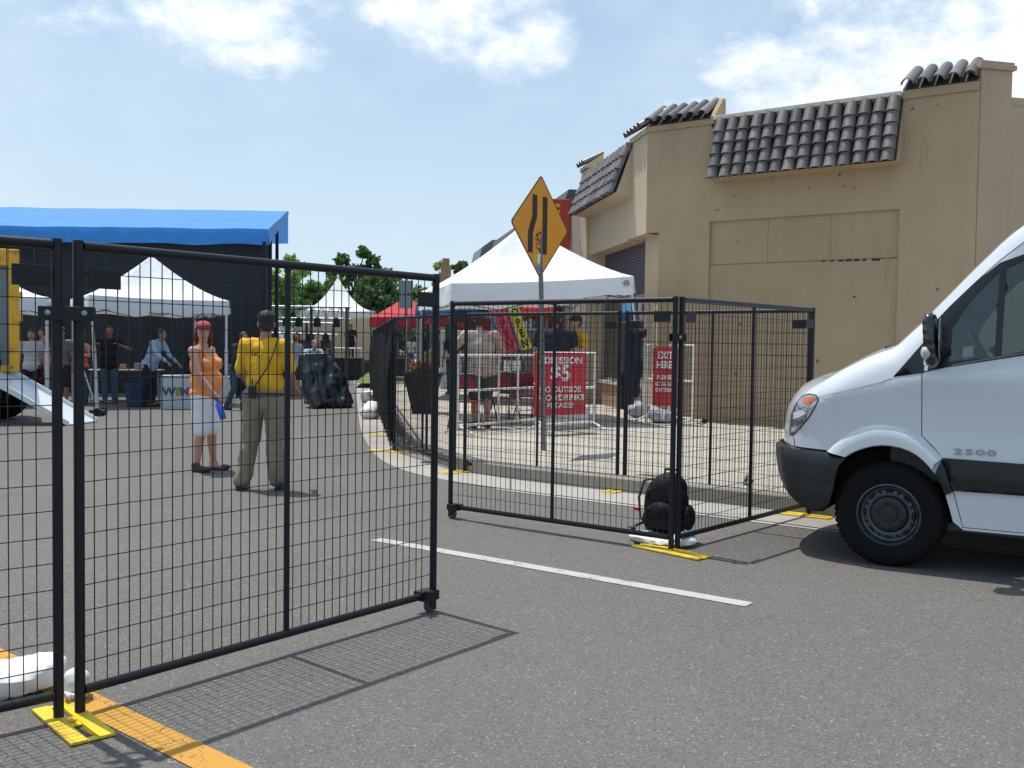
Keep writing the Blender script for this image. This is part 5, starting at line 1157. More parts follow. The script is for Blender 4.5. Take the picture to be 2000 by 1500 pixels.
sh_ = thing('potted_shrub', 'round green potted shrub under the white tent left of the admission sign', 'plant', tuple(gz(1020, 752))); leaves('foliage', sh_, (0, 0, .75), (.75, .55, .60), 2600, (.025, .08, .015), (.07, .17, .03), .08); q = MB(); q.lathe([(0, .0), (.3, 0), (.36, .35), (.3, .35), (.28, .1)], 16); build('pot', q, mat('pot_black', (.028, .026, .024), .6), sh_)
wd = thing('weed', 'green weed growing at the kerb behind the corner fence', 'plant', tuple(G(1460, 962, .15))); leaves('leaves', wd, (0, 0, .10), (.05, .04, .09), 46, (.08, .13, .03), (.14, .2, .06), .022)
# street light pole with a sign back
lp = gz(818, 752); lt = thing('light_pole', 'tall thick grey pole standing behind the black planter', 'pole', tuple(lp)); ztp = D(818, 600, lp.y).z - .15
q = MB(); q.lathe([(.17, 0), (.17, .03), (.12, .05), (.09, .3), (.085, ztp)], 16); build('shaft', q, mat('pole_concrete', (.33, .33, .33), .7), lt, smooth=True)
sp_ = gz(793, 757); sg_ = thing('parking_sign', 'grey back of two sign plates on a thin post by the red tent', 'road sign', tuple(sp_)); 
q = MB(); zt3 = D(793, 545, sp_.y).z - .15; q.tube([(0, 0, 0), (0, 0, zt3)], .03, 8); build('post', q, M_STEEL, sg_)
for (x0, x1, y0, y1) in ((779, 807, 548, 572), (780, 806, 576, 602)):
    a_, b_ = D(x0, y1, sp_.y - .05) - sp_, D(x1, y0, sp_.y - .05) - sp_; q = MB(); q.box((a_.x, -.05, a_.z), (b_.x, -.035, b_.z)); build('sign_plate', q, mat('sign_back', (.20, .25, .27), .45, .5), sg_, bevel=.01)
t = thing('dark_pole', 'slim dark pole on the pavement between the light pole and the planter', 'pole', tuple(gz(833, 880))); q = MB(); q.tube([(0, 0, 0), (0, 0, 1.6)], .018, 8); q.lathe([(0, 0), (.12, 0), (.12, .015), (0, .02)], 12); build('shaft', q, M_FENCE, t)
for (px, py, w_, h_, cc, nm) in ((784, 735, .6, .75, (.05, .02, .06), 'purple vendor crate stack under the red tent'), (834, 722, .45, .9, (.5, .28, .02), 'yellow bin by the grass strip'), (868, 716, 1.0, .9, (.10, .05, .05), 'maroon covered stall table beyond the planter'), (760, 722, .7, .9, (.08, .07, .07), 'dark stall table under the red tent edge')):
    p = G(px, py, .15); t = thing('stall_box', nm, 'box', tuple(p)); q = MB(); q.box((-w_ / 2, -.3, 0), (w_ / 2, .3, h_ * .9)); build('body', q, mat('stall_%d' % px, cc, .7), t, bevel=.02); q = MB(); q.box((-w_ / 2 - .03, -.33, h_ * .9), (w_ / 2 + .03, .33, h_)); build('lid', q, mat('stall_lid_%d' % px, tuple(v * 1.5 for v in cc), .6), t, bevel=.01)
for (px, Y, ya, yb, wd_, cc, nm) in ((880, 27, 632, 668, .30, (.05, .22, .08), 'green cloth banner'), (893, 27.4, 614, 640, .35, (.5, .04, .05), 'red cloth banner'), (922, 25.5, 618, 650, .42, (.42, .05, .14), 'wide pink patterned banner'), (948, 25.2, 622, 662, .26, (.5, .05, .08), 'narrow red and white banner')):
    a_, b_ = D(px, yb, Y), D(px, ya, Y); t = thing('hanging_banner', nm + ' hanging in the stall behind the white tent', 'banner', (a_.x, Y, a_.z), 0, 'cloth banners hanging behind the white tent')
    q = MB(); q.grid([[(x, .03 * math.sin(x * 14 + z * 3), z) for x in [-wd_ / 2 + wd_ * j / 8 for j in range(9)]] for z in [(b_.z - a_.z) * k / 6 for k in range(7)]]); build('cloth', q, fabric('banner_%d' % px, cc, .3, .25), t, smooth=True); q = MB(); q.tube([(-wd_ / 2 - .04, 0, b_.z - a_.z), (wd_ / 2 + .04, 0, b_.z - a_.z)], .012, 6); build('rod', q, M_STEEL, t)
# feather banners with OPEN
def feather(px0, y0, px1, y1, Y, w_, col, tcol, label, txt):
    a_, b_ = D(px1, y1, Y), D(px0, y0, Y); t = thing('feather_banner', label, 'banner', tuple(a_), 0, 'slanting feather banners'); ax_ = (b_ - a_); L = ax_.length; ax_.normalize(); rt_ = Vector((ax_.z, 0, -ax_.x)).normalized()
    q = MB(); q.grid([[tuple(ax_ * (L * k / 10) + rt_ * (w_ * (j / 4 - .5)) + Vector((0, .02 * math.sin(k * .9 + j), 0))) for j in range(5)] for k in range(11)]); build('cloth', q, fabric('feather_%d' % px0, col, .3), t, smooth=True)
    q = MB(); q.tube([tuple(-ax_ * .8 + rt_ * -w_ * .55), tuple(ax_ * (L + .1) - rt_ * w_ * .55)], .014, 6); build('pole', q, M_STEEL, t)
    for k, chh in enumerate(txt):
        o = ax_ * (L * (1 - (k + .95) / (len(txt) + .15))); build('lettering', text_mb(chh, w_ * 1.05, .004, .04, ax=lambda u, v, ww: tuple(o + rt_ * u * .8 + ax_ * v + Vector((0, -.035 - ww, 0)))), mat('feather_ink_%d' % px0, tcol, .5), t)
feather(972, 600, 1000, 686, 20.9, .26, (.62, .12, .16), (.30, .01, .03), 'pink feather banner reading OPEN down its length', 'OPEN')
feather(985, 600, 1010, 684, 21.1, .14, (.25, .03, .20), (.25, .03, .2), 'purple strip banner between the pink and yellow ones', '')
feather(1002, 598, 1029, 682, 20.8, .22, (.60, .58, .08), (.02, .03, .02), 'yellow feather banner reading OPEN in black', 'OPEN')
feather(966, 612, 985, 690, 21.4, .18, (.05, .18, .32), (.05, .18, .32), 'plain blue feather banner left of the pink one', '')
# folding chairs
M_MAR = mat('chair_maroon', (.26, .02, .03), .45); M_CHL = mat('chair_leg', (.09, .085, .085), .4, .4)
def chair(p, rz, label):
    t = thing('folding_chair', label, 'chair', tuple(p), rz, 'maroon folding chairs')
    q = MB(); q.box((-.21, -.20, .43), (.21, .20, .46)); build('seat', q, M_MAR, t, bevel=.012)
    q = MB(); q.grid([[(x, .22 + .03 * (1 - (x / .2) ** 2) + z * .1, .62 + z) for x in [-.2 + .4 * j / 8 for j in range(9)]] for z in (0, .12, .24)]); build('backrest', q, M_MAR, t, smooth=True, solid=.02)
    for s in (-1, 1):
        q = MB(); q.tube([(s * .215, .16, .44), (s * .215, -.2, .44)], .010, 6); build('side_bar', q, M_CHL, t)
        q = MB(); q.tube([(s * .215, -.24, 0), (s * .215, .0, .42), (s * .21, .22, .62), (s * .2, .27, .88)], .012, 6); build('front_leg', q, M_CHL, t); q = MB(); q.tube([(s * .225, .28, 0), (s * .225, -.05, .42)], .012, 6); build('back_leg', q, M_CHL, t)
    q = MB(); q.tube([(-.2, .27, .88), (.2, .27, .88)], .013, 6); q.tube([(-.22, .2, .12), (.22, .2, .12)], .009, 6); build('crossbar', q, M_CHL, t)
    return t
chair(gz(908, 838), R(172), 'maroon folding chair in front of the heavy man in the patterned shirt')
chair(gz(985, 828), R(160), 'maroon folding chair with its seat turned to the white tent, left of the admission sign')
chair(gz(1018, 822), R(185), 'maroon folding chair tucked next to the left edge of the admission sign')
tb_ = table(tuple(gz(985, 790).xy), 1.5, .6, R(-8), .74, 'folding table with a white box inside the white tent', mat('table_beige', (.55, .5, .45), .6), .15)
c = gz(1000, 790); t = thing('box', 'white carton on the table inside the white tent', 'box', (c.x, c.y, .895)); q = MB(); q.box((-.19, -.15, 0), (.19, .15, .24)); build('carton', q, M_WHITE, t, bevel=.008); q = MB(); q.box((-.192, -.02, .22), (.192, .02, .243)); build('tape', q, mat('tape', (.5, .42, .3), .4), t)
# white pipe barricades
a_, b_ = gz(893, 848), gz(1046, 833); barricade(a_.xy, b_.xy, .15, 1.18, 'white pipe barricade in front of the maroon chairs', bars=4, r=.022, grp='white pipe barricades')
a_, b_ = gz(1046, 846), gz(1160, 838); bc1, L1 = barricade(a_.xy, b_.xy, .15, 1.23, 'white pipe barricade that carries the red admission sign', bars=2, r=.024, grp='white pipe barricades')
a_, b_ = gz(1262, 822), gz(1352, 832); bc2, L2_ = barricade(a_.xy, b_.xy, .15, 1.38, 'white pipe barricade that carries the red exit sign', bars=2, r=.024, grp='white pipe barricades')
def hang_sign(px0, px1, yt, yb, Ya, Yb, label, lines, name='banner_sign'):
    A0, A1, B0, B1 = D(px0, yb[0], Ya), D(px0, yt[0], Ya), D(px1, yb[1], Yb), D(px1, yt[1], Yb); t = thing(name, label, 'sign', tuple(A0))
    zt_ = (A1.z + B1.z) / 2; zb_ = (A0.z + B0.z) / 2; e = (B0 - A0); e.z = 0; Wd = e.length; e.normalize(); nn = Vector((e.y, -e.x, 0)); H = zt_ - zb_
    f = lambda u, v, w_: tuple(e * u + Vector((0, 0, zb_ - A0.z + v)) + nn * (w_ + .012 * math.sin(u * 6 + 1) * (1 - v / H)))
    q = MB(); q.grid([[f(Wd * j / 16, H * k / 12, 0) for j in range(17)] for k in range(13)]); build('cloth', q, fabric('vinyl_red', (.50, .03, .04), .12, .05, .45), t, smooth=True)
    q = MB()
    for (u, v) in ((.02, H - .02), (Wd - .02, H - .02), (.02, H * .5), (Wd - .02, H * .5)): q.tube([f(u, v, .01), f(u + (-.04 if u < .1 else .04), v + .02, .03)], .006, 5)
    build('cable_tie', q, M_WHITE, t)
    for (tx, cy, hh, wd_) in lines:
        m_ = text_mb(tx, hh * 1.45, .003, .03, ax=lambda u, v, w_: f(Wd * .5 + u * Wd, H * cy + v, .012 + w_), width=wd_); build('lettering', m_, mat('print_white', (.78, .74, .70), .5), t)
    return t
hang_sign(1041, 1143, (692, 686), (816, 806), 15.0, 15.55, 'red banner sign about admission and outside food hung on the white barricade', [('ADMISSION', .83, .095, .84), ('$5', .56, .23, .38), ('NO OUTSIDE', .37, .085, .80), ('FOOD/DRINKS', .24, .085, .92), ('PLEASE!', .12, .075, .52)])
hang_sign(1274, 1322, (677, 677), (790, 795), 17.35, 17.2, 'narrow red banner sign reading exit here beside the tan wall', [('EXIT', .80, .115, .60), ('HERE!', .64, .115, .68), ('PLEASE!', .45, .07, .62), ('NO DRINKS', .34, .06, .86), ('OUTSIDE!', .24, .06, .74)])
a_, b_ = gz(1078, 842), gz(1152, 838); t = thing('white_board', 'pale board standing under the admission sign', 'board', (a_.x, a_.y + .12, .15), math.atan2(b_.y - a_.y, b_.x - a_.x)); q = MB(); q.box((0, 0, .0), ((b_ - a_).length, .18, .36)); build('panel', q, mat('board_grey', (.5, .52, .55), .6), t, bevel=.01); q = MB(); q.box((.0, -.006, .33), ((b_ - a_).length, .0, .36)); build('edge', q, M_WHITE, t)
# caster dolly foot near the wall
p = gz(1375, 828); t = thing('floor_caster', 'black caster wheel on a pale foot at the base of the tan wall', 'caster', tuple(p)); q = MB(); q.lathe([(.01, -.02), (.05, -.02), (.05, .02), (.01, .02)], 16, (0, 0, .05), 'y'); build('wheel', q, M_BLACK, t); q = MB(); q.tube([(0, 0, .06), (-.25, .0, .06), (-.42, 0, .02)], .02, 6); build('foot', q, M_PIPE, t)
# folded jacket on the kerbside posts
p = D(1236, 640, 10.75); t = thing('hanging_jacket', 'dark navy jacket hanging on the kerbside fence posts right of the admission sign', 'jacket', (p.x, 10.62, 0)); q = MB(); z_ = lambda y: D(1236, y, 10.6).z
q.tube([(-.08, 0, z_(648)), (.12, 0, z_(650))], [.05, .05], 8); q.tube([(.0, 0, z_(650)), (-.03, .02, z_(720)), (-.05, .02, z_(790))], [.07, .085, .10], 10, flat=.6); q.tube([(.04, 0, z_(655)), (.06, .02, z_(720)), (.0, .02, z_(775))], [.04, .05, .06], 8); q.tube([(-.06, 0, z_(655)), (-.09, .02, z_(730)), (-.10, .02, z_(800))], [.035, .045, .05], 8)
remesh('cloth', q, mat('navy_cloth', (.010, .014, .028), .8), t, .012, 3, disp=.02, dscale=8)
q = MB(); q.tube([(0, 0, z_(648)), (0, 0, z_(640)), (.02, -.03, z_(636))], .006, 5); build('loop', q, M_BLACK, t)
# ============================================================ PEOPLE
def vadd(a, b, s=1.0): return tuple(a[i] + b[i] * s for i in range(3))
def cap_(q, a, ra, b, rb, n=12):
    """rounded tapered limb"""
    a, b = Vector(a), Vector(b); d = b - a; L = d.length
    if L < 1e-5: return q.ell(a, (ra, ra, ra))
    d.normalize(); pts = []; rs = []
    for k in range(4): t = math.pi / 2 * k / 4; pts.append(a - d * ra * math.cos(t)); rs.append(max(.001, ra * math.sin(t)))
    for k in range(5): t = k / 4; pts.append(a.lerp(b, t)); rs.append(ra + (rb - ra) * t)
    for k in range(1, 5): t = math.pi / 2 * k / 4; pts.append(b + d * rb * math.sin(t)); rs.append(max(.001, rb * math.cos(t)))
    return q.tube(pts, rs, n)
def person(label, p, rz, H=1.75, w=1.0, lean=0.0, skin=None, top=('tee', (.5, .5, .5)), bottom=('trousers', (.1, .1, .1)), shoes=(.03, .03, .03), hair=('short', (.02, .015, .01)),
           arms=None, legs=None, head=(0, 0), belly=0.0, bust=0.0, vox=.02, fine=False, z0=0.0, pel=.93, face=True, grp=None, folds=.012, cap=None):
    t = thing('person', label, 'person', (p[0], p[1], z0), rz, grp); S_ = H / 1.75; skin = skin or M_SKIN
    lm = Matrix.Rotation(lean, 3, 'X'); pv = Vector((0, 0, pel))
    T = lambda x, y, z: tuple((pv + lm @ (Vector((x, y, z + (pel - .93))) - pv)) * S_)
    def E(q, c, r, g=0.0):
        M = lm; q.ell(T(*c), tuple((v + g) * S_ for v in r), 18, 12, M)
    sh = {s: T(s * .185 * w, .01, 1.43) for s in (1, -1)}
    arms = arms or {}; legs = legs or {}
    AR = {}
    for s in (1, -1):
        e, wr = arms.get(s, ((s * .06, .03, -.29), (s * .03, -.06, -.26))); e = Vector(sh[s]) + Vector(e) * S_; AR[s] = (Vector(sh[s]), e, e + Vector(wr) * S_)
    LG = {}
    for s in (1, -1):
        kn, an = legs.get(s, ((s * .10, -.01, .50), (s * .105, .02, .085))); LG[s] = (Vector(T(s * .095 * w, 0, .90)), Vector(kn) * S_, Vector(an) * S_)
    hm = Matrix.Rotation(head[0], 3, 'Z') @ Matrix.Rotation(head[1], 3, 'X'); hc = Vector(T(0, -.015, 1.635)) + Vector((0, -.02 * abs(math.sin(lean)), 0))
    HP = lambda x, y, z: tuple(hc + hm @ (Vector((x, y, z)) * S_))
    def torso(q, g, low=True):
        if low: E(q, (0, 0, .93), (.165 * w, .125 + belly * .25, .13), g)
        E(q, (0, -belly * .5, 1.06), (.150 * w + belly * .35, .108 + belly, .16), g)
        E(q, (0, 0, 1.25), (.165 * w, .112 + belly * .3, .19), g); E(q, (0, .005, 1.38), (.165 * w, .095, .10), g)
        for s in (1, -1): cap_(q, T(s * .06 * w, 0, 1.42), (.07 + g) * S_, T(s * .175 * w, .01, 1.425), (.056 + g) * S_)
        if bust:
            for s in (1, -1): E(q, (s * .085 * w, -.085, 1.265), (.078, bust, .075), g)
    def arm(q, s, g, frac=1.0, ra=.048, rb=.038, rc=.027):
        a, e, wr = AR[s]
        wf = .85 + .15 * w
        if frac <= 1: cap_(q, a, (ra * wf + g) * S_, a.lerp(e, frac), ((ra + (rb - ra) * frac) * wf + g) * S_)
        else: cap_(q, a, (ra * wf + g) * S_, e, (rb * wf + g) * S_); cap_(q, e, (rb * wf + g) * S_, e.lerp(wr, frac - 1), (rc + g) * S_)
    def leg(q, s, g, frac=2.0, flarex=0.0):
        a, k, an = LG[s]; wf = .8 + .2 * w
        if frac <= 1: cap_(q, a, (.088 * wf + g) * S_, a.lerp(k, frac), (.088 * wf - .030 * frac + g + flarex) * S_)
        else:
            cap_(q, a, (.088 * wf + g) * S_, k, (.058 * wf + g) * S_); f = frac - 1; q2 = k.lerp(an, f)
            c = k.lerp(an, .3 * f) + Vector((0, .012, 0)); cap_(q, k, (.056 * wf + g) * S_, c, (.057 * wf + g) * S_); cap_(q, c, (.057 * wf + g) * S_, q2, ((.057 - .022 * f) * wf + g + flarex) * S_)
    # --- body: one continuous skin
    q = MB(); ex = MB(); torso(q, -.004)
    for s in (1, -1):
        arm(q, s, 0, 2.0); leg(q, s, -.002)
        fd = Vector((0, -1, 0)); cap_(q, LG[s][2] + Vector((0, .01, -.02)), .036 * S_, LG[s][2] + Vector((0, -.13, -.055)) * S_, .026 * S_)
        a, e, wr = AR[s]; d = (wr - e).normalized(); side = d.cross(Vector((0, 0, 1)));
        if side.length < .1: side = Vector((0, 1, 0)) if abs(d.z) > .9 else Vector((1, 0, 0))
        side = side.normalized(); nrm = d.cross(side).normalized()
        if abs(d.z) > .75: side, nrm = Vector((0, -1, 0)), Vector((-s, 0, 0))
        pc = wr + d * .075 * S_; cap_(q, wr, .024 * S_, wr + d * .03 * S_, .028 * S_)
        for o in (-.022, 0, .022): cap_(q, wr + d * .025 * S_ + side * o * .7 * S_, .014 * S_, wr + d * .085 * S_ + side * o * 1.1 * S_, .012 * S_)
        tgt = q if fine else ex
        for i, (o, L) in enumerate(((-.030, .062), (-.010, .075), (.010, .078), (.030, .068))):
            r = .0088 * S_; b0 = wr + (d * .088 + side * o) * S_; b1 = b0 + (d * L * .5 + nrm * .008 + side * o * .12) * S_; b2 = b1 + (d * L * .36 + nrm * .026) * S_
            cap_(tgt, b0, r, b1, r * .95, 8); cap_(tgt, b1, r * .95, b2, r * .8, 8)
        b0 = wr + (d * .03 - side * .026) * S_; b1 = b0 + (d * .035 - side * .025 + nrm * .01) * S_; b2 = b1 + (d * .030 - side * .004 + nrm * .012) * S_; cap_(tgt, b0, .012 * S_, b1, .0105 * S_, 8); cap_(tgt, b1, .0105 * S_, b2, .0085 * S_, 8)
    cap_(q, T(0, .015, 1.42), .058 * S_, HP(0, .02, -.06), .052 * S_)
    q.ell(HP(0, .012, .035), (.077 * S_, .092 * S_, .090 * S_), 18, 12, hm); q.ell(HP(0, -.022, -.035), (.060 * S_, .066 * S_, .078 * S_), 16, 10, hm); q.ell(HP(0, -.055, -.085), (.030 * S_, .026 * S_, .022 * S_), 12, 8, hm)
    cap_(q, HP(0, -.083, .015), .009 * S_, HP(0, -.103, -.022), .014 * S_, 8)
    for s in (1, -1):
        q.ell(HP(s * .078, .012, -.005), (.012 * S_, .022 * S_, .033 * S_), 10, 8, hm); q.ell(HP(s * .032, -.078, .026), (.022 * S_, .010 * S_, .008 * S_), 10, 6, hm); q.ell(HP(s * .040, -.060, -.025), (.026 * S_, .022 * S_, .026 * S_), 10, 6, hm)
    body = remesh('body', q, skin, t, vox, 3 if fine else 2, extra=ex if ex.v else None)
    # --- face
    if face:
        for s in (1, -1):
            q = MB(); q.ell(HP(s * .031, -.082, .004), (.014 * S_, .009 * S_, .0085 * S_), 12, 8, hm); e_ = build('eye', q, M_EYE, body, smooth=True)
            q = MB(); q.ell(HP(s * .031, -.0895, .004), (.0065 * S_, .003 * S_, .0065 * S_), 10, 6, hm); build('iris', q, M_PUP, e_, smooth=True)
            q = MB(); cap_(q, HP(s * .015, -.093, .027), .0035 * S_, HP(s * .050, -.083, .028), .003 * S_, 6); build('eyebrow', q, mat('brow', (.05, .025, .015), .7), body)
        q = MB(); q.ell(HP(0, -.088, -.053), (.024 * S_, .010 * S_, .0075 * S_), 14, 8, hm); build('mouth', q, M_LIP, body, smooth=True)
    cn = lambda c: 'cloth_%02x%02x%02x' % tuple(int(min(255, v * 255)) for v in c)
    cm = lambda c: mat(cn(c), c, .85, 0, .12, 5, bump=.6, bs=22)
    # --- top
    kind, col = top[:2]; q = MB(); torso(q, .014, len(top) < 3)
    if kind == 'tank':
        E(q, (0, 0, .93), (.165 * w, .125 + belly * .3, .12), .014)
        sh_cut = True
    else:
        fr = {'tee': .62, 'polo': .8, 'long': 1.9, 'rolled': 1.15}[kind]
        for s in (1, -1): arm(q, s, .017 if kind != 'long' else .012, fr)
        cap_(q, T(0, .02, 1.44), .068 * S_, T(0, .01, 1.475), .058 * S_)
    tuck = len(top) > 2
    if not tuck: E(q, (0, 0, .87), (.168 * w, .130 + belly * .3, .085), .030); E(q, (0, 0, .93), (.168 * w, .130 + belly * .3, .085), .028)
    if kind == 'tank':
        q2 = MB()
        E(q2, (0, 0, .93), (.165 * w, .125 + belly * .25, .13), .012); E(q2, (0, -belly * .5, 1.06), (.150 * w + belly * .35, .108 + belly, .16), .012); E(q2, (0, 0, 1.25), (.158 * w, .112 + belly * .3, .16), .012); E(q2, (0, 0, .93), (.168 * w, .128 + belly * .2, .085), .026)
        if bust:
            for s in (1, -1): E(q2, (s * .085 * w, -.085, 1.265), (.078, bust, .075), .010)
        for s in (1, -1):
            cap_(q2, T(s * .085 * w, -.115, 1.34), .022 * S_, T(s * .10 * w, -.02, 1.485), .014 * S_); cap_(q2, T(s * .10 * w, -.0, 1.485), .014 * S_, T(s * .09 * w, .10, 1.38), .022 * S_)
        q = q2
    sh_o = remesh('shirt', q, cm(col), t, vox, 2, disp=folds * S_, dscale=8, seed=H * 37)
    # --- bottom
    kind, col = bottom[:2]; q = MB(); E(q, (0, 0, .92 if len(top) < 3 else .90), (.165 * w, .125 + belly * .2, .12 if len(top) < 3 else .10), .012 if len(top) < 3 else .026); E(q, (0, .01, .86), (.155 * w, .12, .10), .012)
    fr = {'trousers': 1.93, 'shorts': .98, 'jeans': 1.93, 'baggy': 1.95}[kind]; g = {'trousers': .016, 'shorts': .022, 'jeans': .012, 'baggy': .030}[kind]
    for s in (1, -1): leg(q, s, g, fr, .018 if kind == 'baggy' else (.014 if kind != 'shorts' else .016))
    tro = remesh('shorts' if kind == 'shorts' else 'trousers', q, cm(col), t, vox, 2, disp=(folds * 1.3 if kind != 'jeans' else folds * .7) * S_, dscale=7, seed=H * 11)
    # --- shoes
    for s in (1, -1):
        an = LG[s][2]; q = MB(); b = Vector((an.x, an.y, .0)) if an.z < .2 else Vector((an.x, an.y, an.z - .085)); o_ = Vector((s * .015, -.02, 0))
        q.ell(b + o_ + Vector((0, .015, .05)), (.043 * S_, .065 * S_, .05)); q.ell(b + o_ + Vector((s * .008, -.10, .036)), (.048 * S_, .085 * S_, .035)); q.box(tuple(b + o_ + Vector((-.038, -.14, .002))), tuple(b + o_ + Vector((.038, .06, .03)))); q.ell(b + o_ + Vector((0, .03, .085)), (.045 * S_, .05 * S_, .04))
        remesh('shoe', q, mat('shoe_%02x' % int(shoes[0] * 255), shoes, .6, 0, .2, 12), t, min(vox, .014), 2)
    # --- hair
    kind, col = hair[:2]; hmt = mat('hair_%02x%02x' % tuple(int(v * 255) for v in col[:2]), col, .5, 0, .35, 22, bump=1, bs=90); q = MB()
    if kind != 'bald':
        q.ell(HP(0, .024, .052), (.083 * S_, .094 * S_, .088 * S_), 18, 12, hm); q.ell(HP(0, .045, .0), (.076 * S_, .068 * S_, .085 * S_), 16, 10, hm)
        if kind == 'long':
            for s in (1, -1):
                cap_(q, HP(s * .070, -.0, .05), .026 * S_, HP(s * .085, .015, -.09), .026 * S_, 10); cap_(q, HP(s * .08, .02, -.08), .028 * S_, HP(s * .075, .045, -.16), .02 * S_, 10)
            cap_(q, HP(0, .075, .0), .05 * S_, HP(0, .085, -.15), .035 * S_, 10)
        if kind == 'tail': cap_(q, HP(0, .11, .03), .03 * S_, HP(0, .14, -.12), .022 * S_, 10)
        remesh('hair', q, hmt, t, min(vox, .014), 2, disp=.005, dscale=25)
    if cap:
        q = MB(); q.ell(HP(0, .015, .062), (.090 * S_, .104 * S_, .078 * S_), 18, 12, hm); q.ell(HP(0, .06, .03), (.075 * S_, .06 * S_, .06 * S_), 14, 8, hm)
        c_o = remesh('cap', q, mat('cap_%02x%02x' % (int(cap[0] * 255), int(cap[1] * 255)), cap, .8), t, min(vox, .014), 2)
        q = MB(); q.ell(HP(0, -.12, .058), (.072 * S_, .085 * S_, .008 * S_), 16, 6, hm); build('brim', q, mat('cap_%02x%02x' % (int(cap[0] * 255), int(cap[1] * 255)), cap, .8), c_o, smooth=True)
    return dict(root=t, AR=AR, HP=HP, T=T, shirt=sh_o, body=body, S=S_, tro=tro)

# --- woman in orange tank top and white shorts
wp = G(400, 920)
W1 = person('red-haired woman in orange tank top and white knee shorts holding a blue bottle', wp.xy, R(80), H=1.70, w=1.28, lean=R(-3), skin=M_SKIN, top=('tank', (.80, .30, .10)), bottom=('shorts', (.80, .81, .84)),
            hair=('long', (.13, .022, .015)), shoes=(.045, .035, .03), arms={-1: ((-.05, -.10, -.27), (.02, -.17, -.21)), 1: ((.05, .04, -.29), (.0, -.10, -.25))}, legs={-1: ((-.10, -.01, .50), (-.10, .05, .085)), 1: ((.10, -.04, .50), (.12, -.05, .085))},
            head=(R(-64), R(4)), belly=.065, bust=.10, vox=.0085, fine=True, folds=.006)
q = MB(); HPw = W1['HP']; S_ = W1['S']
band = [HPw(.084 * math.cos(a), .018 + .096 * math.sin(a), .088 + .018 * (-math.sin(a))) for a in [2 * math.pi * k / 28 for k in range(29)]]
q.ell(HPw(0, -.002, .088), (.0855, .096, .052), 24, 12, Matrix.Rotation(R(-64), 3, 'Z') @ Matrix.Rotation(R(14), 3, 'X')); build('headscarf', q, mat('bandana_red', (.34, .05, .035), .8), W1['root'], smooth=True)
wr = W1['AR'][-1][2]; e = W1['AR'][-1][1]; d = (wr - e).normalized(); bt = thing('water_bottle', 'bright blue water bottle hanging from the woman in orange\'s hand', 'bottle', wp, R(80))
bt.location = wp; top_ = wr + d * .06 + Vector((0, 0, -.02)); bd_ = (d * .35 + Vector((.0, -.22, -.9))).normalized()
q = MB(); pts = [top_ + bd_ * v for v in (0, .02, .025, .05, .075, .23, .245, .25)]; q.tube(pts, [.015, .016, .012, .016, .036, .037, .032, .001], 16); build('bottle_body', q, mat('bottle_blue', (.01, .09, .62), .2, 0, .1, coat=.5), bt, smooth=True)
q = MB(); q.tube([top_ - bd_ * .012, top_ + bd_ * .022], .019, 12); build('cap', q, mat('bottle_cap', (.02, .05, .25), .4), bt, smooth=True)
# --- man in yellow shirt
mp = G(516, 957)
M1 = person('man in yellow shirt, khaki trousers and black cap, his back to the nearest gate', mp.xy, R(172), H=1.79, w=1.12, lean=R(2), skin=M_SKIN2, top=('polo', (.70, .38, .010), 1), bottom=('baggy', (.24, .20, .14)),
            hair=('short', (.02, .015, .012)), cap=(.016, .017, .018), arms={-1: ((-.06, .0, -.28), (.03, -.18, -.13)), 1: ((.055, .0, -.285), (-.05, -.20, -.10))},
            legs={1: ((.14, .0, .50), (.21, .06, .085)), -1: ((-.10, -.02, .50), (-.13, -.03, .085))}, head=(R(24), R(3)), belly=.03, vox=.0085, fine=True, folds=.016)
T_ = M1['T']
q = MB(); q.tube([T_(-.16, .10, 1.47), T_(-.145, .145, 1.36), T_(-.08, .155, 1.20), T_(.03, .152, 1.04), T_(.06, .15, .97)], .007, 6); q.tube([T_(-.16, .10, 1.47), T_(-.14, -.02, 1.50), T_(-.10, -.10, 1.44)], .007, 6); build('radio_cord', q, M_BLACK, M1['root'], smooth=True)
q = MB(); a = T_(.055, .175, .97); q.box((a[0] - .035, a[1] - .02, a[2] - .06), (a[0] + .035, a[1] + .02, a[2] + .06)); q.tube([(a[0], a[1], a[2] + .05), (a[0], a[1], a[2] + .13)], .008, 6); build('radio', q, M_BLACK, M1['root'], bevel=.006)
q = MB(); bl = [T_(.212 * math.cos(k / 24 * 2 * math.pi), .165 * math.sin(k / 24 * 2 * math.pi), .955) for k in range(25)]; q.tube(bl, .018, 6, flat=.5); build('belt', q, M_BLACK, M1['root'], smooth=True)
tx = text_mb('1st', .085, .003, .04, ax=lambda u, v, w_: tuple(Vector(T_(.05 - u, .140 + w_, 1.315 + v))), width=.07); build('shirt_print', tx, mat('print_brown', (.25, .12, .01), .8), M1['shirt'])
